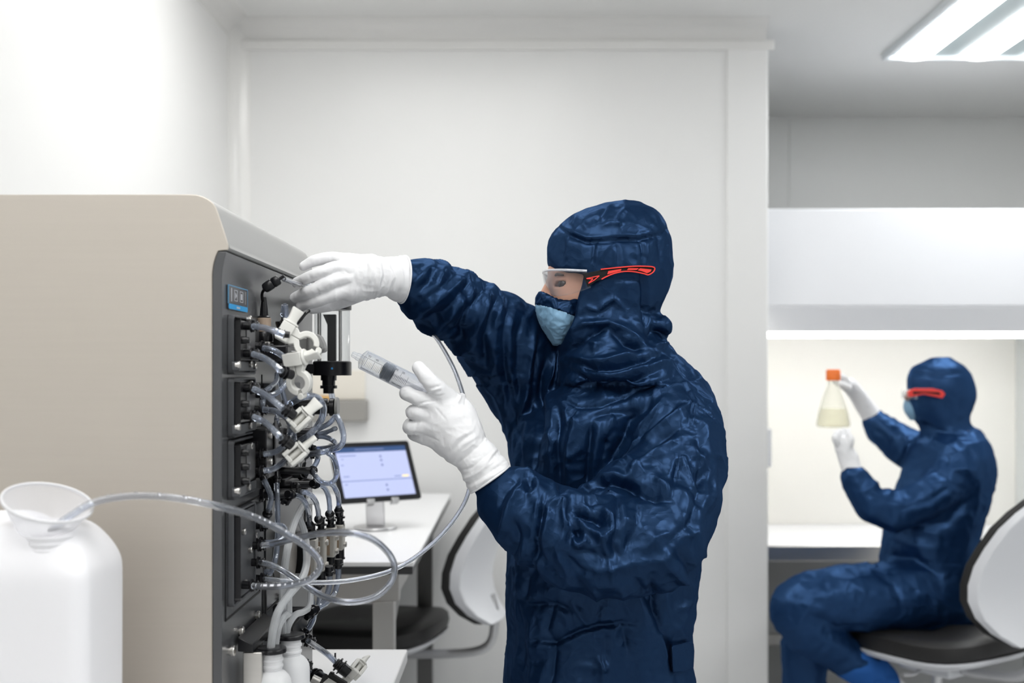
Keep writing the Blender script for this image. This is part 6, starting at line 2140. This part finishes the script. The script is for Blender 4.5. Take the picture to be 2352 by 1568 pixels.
UF2 = ([Q2(2120, 1045, 4.12), Q2(2070, 1020, 4.16), Q2(2030, 990, 4.18), Q2(2012, 968, 4.19)], [.075, .066, .056, .046])
TH2 = ([Q2(2190, 1375, 3.93), Q2(2080, 1372, 3.88), Q2(1950, 1372, 3.84), Q2(1850, 1382, 3.82), Q2(1822, 1398, 3.82)], [.115, .118, .108, .09, .078])
SH2 = ([Q2(1824, 1400, 3.82), Q2(1850, 1440, 3.83), Q2(1910, 1480, 3.86), Q2(1985, 1530, 3.90), Q2(2012, 1556, 3.92)], [.080, .082, .076, .062, .058])
TF2 = ([Q2(2170, 1370, 4.10), Q2(2000, 1375, 4.12), Q2(1870, 1395, 4.12)], [.11, .105, .085])
SF2 = ([Q2(1865, 1398, 4.12), Q2(1850, 1480, 4.12), Q2(1848, 1570, 4.12), (Q2(1848, 0, 4.12).x, 4.12, .12)], [.085, .082, .075, .065])

B2 = Field((.75, 3.6, .0), (1.75, 4.35, 1.52), .009)
B2.rows([(z, a + .02, b - .02, c, d - .02) for z, a, b, c, d in rowtab(TORSO2, D2)], 0)
for pts, r in (U2, FA2, UF2, TH2, SH2, TF2, SF2):
    B2.chain(pts, [q_ * .68 for q_ in r], .02)
B2.chain([Q2(2165, 950), Q2(2172, 1000)], [.055, .07], .02)
B2.ball(Q2(2165, 890), (.100, .078, .10), .02)
B2.ball(Q2(2136, 925), (.056, .06, .07), .02)
B2.chain([Q2(2094, 895), Q2(2084, 912)], [.010, .013], .01)
v, q = B2.mesh()
p2 = to_mesh('person', v, q, MT['skin'], None, (Q2(2150, 0).x, 4.0, 0))
tag(p2, 'seated person in navy hooded coverall holding a flask up before the lit hood', 'person')

C2 = Field((.70, 3.55, .05), (1.78, 4.40, 1.55), .0068)
C2.rows(rowtab(TORSO2, D2), 0, 2.2)
C2.rows(rowtab(HEAD2, D2), .02, 2.1)
C2.chain(U2[0], U2[1], .03)
C2.chain(FA2[0], FA2[1], .014)
C2.chain(UF2[0], UF2[1], .022)
C2.chain(TF2[0], TF2[1], .03)
C2.chain(SF2[0], SF2[1], .02)
C2.chain(TH2[0], TH2[1], .03)
C2.chain(SH2[0], SH2[1], .015)
s, d = C2.poly_xz([(Q2(a, b).x, Q2(a, b).z) for a, b in [(2070, 878), (2089, 880), (2090, 905), (2086, 930), (2084, 952), (2070, 955)]], 3.935, 4.3)
C2.carve(s, d, .006)
v, q = C2.mesh()
v = relax(v, q, 1, .4)
n = vnormals(v, q)
disp = .0030 * ridge(v / .06, 63) + .0045 * ridge(v / np.array([.10, .10, .14]), 67, .8) + .0015 * ridge(v / .03, 69)
ppy = CY - (v[:, 2] - EYE) * F / v[:, 1]
disp *= np.where(ppy < 960, .45, 1)
front2 = np.clip(-n[:, 1] * 2 + .3, 0, 1)
A7 = (1750, 780, 1.99)
for pts, wid, hgt in (([(570, 800), (620, 870), (560, 960)], 9, .008), ([(540, 985), (700, 1000), (840, 1100)], 9, -.014), ([(600, 900), (760, 960)], 9, .007), ([(620, 640), (520, 660), (470, 690)], 9, .009), ([(640, 560), (760, 500), (800, 460)], 9, -.010),
                      ([(450, 640), (480, 670), (500, 730)], 8, -.005), ([(700, 480), (800, 470), (900, 520)], 14, .010), ([(660, 600), (760, 580), (860, 640)], 10, -.008), ([(560, 700), (700, 660), (820, 600)], 10, .008), ([(600, 780), (760, 740), (900, 640)], 9, -.007), ([(300, 1080), (420, 1120), (500, 1200)], 10, .006), ([(520, 1060), (600, 1120), (640, 1220)], 9, -.007), ([(690, 470), (640, 520), (600, 580)], 9, .008), ([(500, 400), (560, 440), (600, 500)], 8, -.006), ([(640, 430), (670, 470), (650, 520)], 7, .010), ([(760, 850), (850, 830), (950, 720)], 9, -.011), ([(230, 1265), (340, 1310), (480, 1300)], 8, -.008), ([(170, 1200), (300, 1240)], 9, .007),
                      ([(680, 150), (800, 165), (930, 150)], 4, -.007), ([(700, 380), (820, 420), (980, 420)], 7, -.010), ([(680, 1020), (720, 1150), (900, 1240)], 9, .006), ([(120, 1370), (130, 1480), (150, 1560)], 7, .006), ([(400, 1330), (440, 1420)], 8, -.009)):
    disp += stroke_field(v, crop(*A7, pts), wid, hgt) * front2
v = v + n * disp[:, None]
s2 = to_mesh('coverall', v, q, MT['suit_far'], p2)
# mask, glasses, trouser end, gloves, boots
K = Field((Q2(2060, 0).x, 3.8, Q2(0, 975).z), (Q2(2125, 0).x, 4.16, Q2(0, 900).z), .004)
K.rows(rowtab([(912, 2082, 2120, .04), (925, 2077, 2118, .05), (940, 2077, 2114, .052), (955, 2084, 2110, .04), (965, 2094, 2106, .02)], D2 + .03), 0)
mv, mq = K.mesh()
to_mesh('face_mask', mv, mq, MT['mask'], p2)
gl2 = bpy.data.objects.new('safety_glasses', None)
COL.objects.link(gl2)
gl2.parent = p2
gl2.location = Q2(2095, 900) - world_of(p2)
g7 = lambda pts, y: [P(a, b, y) for a, b in crop(*A7, pts)]
yg = D2 - .104
m = MB()
m.prism(g7([(668, 235), (700, 222), (780, 222), (825, 232), (838, 248), (825, 268), (800, 262), (740, 250), (700, 258), (672, 262)], yg), (0, -.002, 0), (0, .012, 0))
m.build('temple_arm', MT['red'], gl2, 0.001)
m = MB()
m.prism(g7([(690, 236), (810, 240), (815, 252), (740, 243), (690, 250)], yg), (0, -.003, 0), (0, -.0015, 0))
m.build('dark_inlay', MT['black_matte'], gl2)
m = MB()
rings = []
for i in range(15):
    u = -1 + i / 7
    xpx = 2077 + 12 * abs(u) ** 2
    rings.append([P(xpx, 0, D2).x, D2 + .075 * u])
m.add([(x, y, Q2(0, b).z) for x, y in rings for b in (896, 915)], [(2 * i, 2 * i + 1, 2 * i + 3, 2 * i + 2) for i in range(14)])
m.build('lens', MT['lens'], gl2, solid=.003)

m = Field((Q2(1900, 0, 3.9).x, 3.72, Q2(0, 1600).z), (Q2(2070, 0, 3.9).x, 4.1, Q2(0, 1450).z), .006)
m.chain([Q2(1955, 1512, 3.885), Q2(1990, 1534, 3.90), Q2(2020, 1560, 3.92)], [.073, .070, .066], 0, 3)
v, q = m.mesh()
v = v + vnormals(v, q) * (.004 * ridge(v / .05, 71))[:, None]
te = to_mesh('trouser_end', v, q, MT['suit_bright'], s2)
te['label'] = 'bright blue trouser end'


def gl_near(g):
    g.chain([Q2(1966, 1100, 3.79), Q2(1955, 1075, 3.80), Q2(1948, 1050, 3.81)], [.036, .033, .030], 0, 3)
    g.chain([Q2(1950, 1056, 3.81), Q2(1938, 1030, 3.81), Q2(1932, 1014, 3.81)], [.031, .029, .022], .01, 3)
    for i, (a, b) in enumerate(((1920, 996), (1926, 990), (1935, 987), (1945, 988))):
        g.chain([Q2(1924 + 6 * i, 1018, 3.80 + .008 * i), Q2(a - 2 + i, (1018 + b) / 2, 3.79 + .012 * i), Q2(a + i, b, 3.80 + .014 * i)], [.0125, .011, .009], .004, 3)
    g.chain([Q2(1945, 1030, 3.80), Q2(1954, 1012, 3.79), Q2(1950, 998, 3.80)], [.016, .012, .009], .006, 3)


def gl_far(g):
    g.chain([Q2(2010, 966, 4.19), Q2(1990, 938, 4.19), Q2(1968, 905, 4.18), Q2(1952, 886, 4.17)], [.038, .034, .030, .028], 0, 3)
    for i in range(4):
        g.chain([Q2(1950 - 2 * i, 882 + 2 * i, 4.14 + .018 * i), Q2(1936, 866 + 3 * i, 4.13 + .02 * i), Q2(1922 + 2 * i, 862 + 5 * i, 4.13 + .02 * i)], [.0135, .012, .010], .005, 3)
    g.chain([Q2(1948, 892, 4.13), Q2(1930, 882, 4.12), Q2(1918, 876, 4.13)], [.015, .012, .010], .006, 3)


glove('glove', Q2(1890, 1130, 3.70), Q2(2000, 970, 3.90) + Vector((.02, .02, .02)), gl_near, .0035, 81, 1, None, p2)
glove('glove', Q2(1890, 1000, 4.05), Q2(2050, 840, 4.28) + Vector((.02, .02, .02)), gl_far, .0035, 83, 1, None, p2)
# boots: one tucked under the chair, one flat on the floor
m = Field((1.10, 3.70, .0), (1.75, 4.2, .40), .008)
m.chain([Q2(2022, 1562, 3.92), Q2(2052, 1590, 3.93), Q2(2075, 1640, 3.94)], [.050, .052, .05], 0, 3)
m.chain([Q2(2075, 1640, 3.94), Q2(2000, 1700, 3.93)], [.05, .038], .02, 3)
v, q = m.mesh()
to_mesh('boot', v, q, MT['shoe'], p2)
fx = Q2(1848, 0, 4.12).x
m = MB()
rings = []
for z, x0, x1, w_ in ((.0005, -.20, .085, .048), (.02, -.205, .09, .05), (.05, -.19, .085, .05), (.08, -.12, .08, .05), (.14, -.07, .075, .055), (.2, -.065, .065, .055)):
    rings.append([(fx + (x0 + x1) / 2 + (x1 - x0) / 2 * math.cos(a), 4.12 + w_ * math.sin(a), z) for a in [2 * math.pi * k / 20 for k in range(20)]])
m.loops(rings)
m.build('boot', MT['shoe'], p2, subsurf=1)

# ------------------------------------------------------------------ flask
DF = 3.97
fb = P(1914, 981, DF)
fk = root('flask', fb, 'conical flask of pale liquid with orange cap held up in front of the hood', 'flask')
zf = lambda py: P(0, py, DF).z - fb.z
r_ = lambda w: w * DF / F
MB().lathe([(.001, .001), (r_(34), .001), (r_(38), .006), (r_(38), .014), (r_(34), zf(950)), (r_(27), zf(925)), (r_(19), zf(898)), (r_(13), zf(884)), (r_(12), zf(872))], n=40, cap=False).build('glass_body', MT['flask'], fk, local=True)
MB().lathe([(.001, .003), (r_(33), .003), (r_(36.5), .008), (r_(36.5), .014), (r_(33), zf(950)), (r_(30), zf(938)), (.001, zf(938))], n=40).build('liquid', MT['media'], fk, local=True)
MB().lathe([(r_(13), zf(874)), (r_(16.5), zf(873)), (r_(16.5), zf(852)), (r_(14), zf(848)), (.001, zf(848))], n=32).build('cap', MT['orange'], fk, 0.001, local=True)
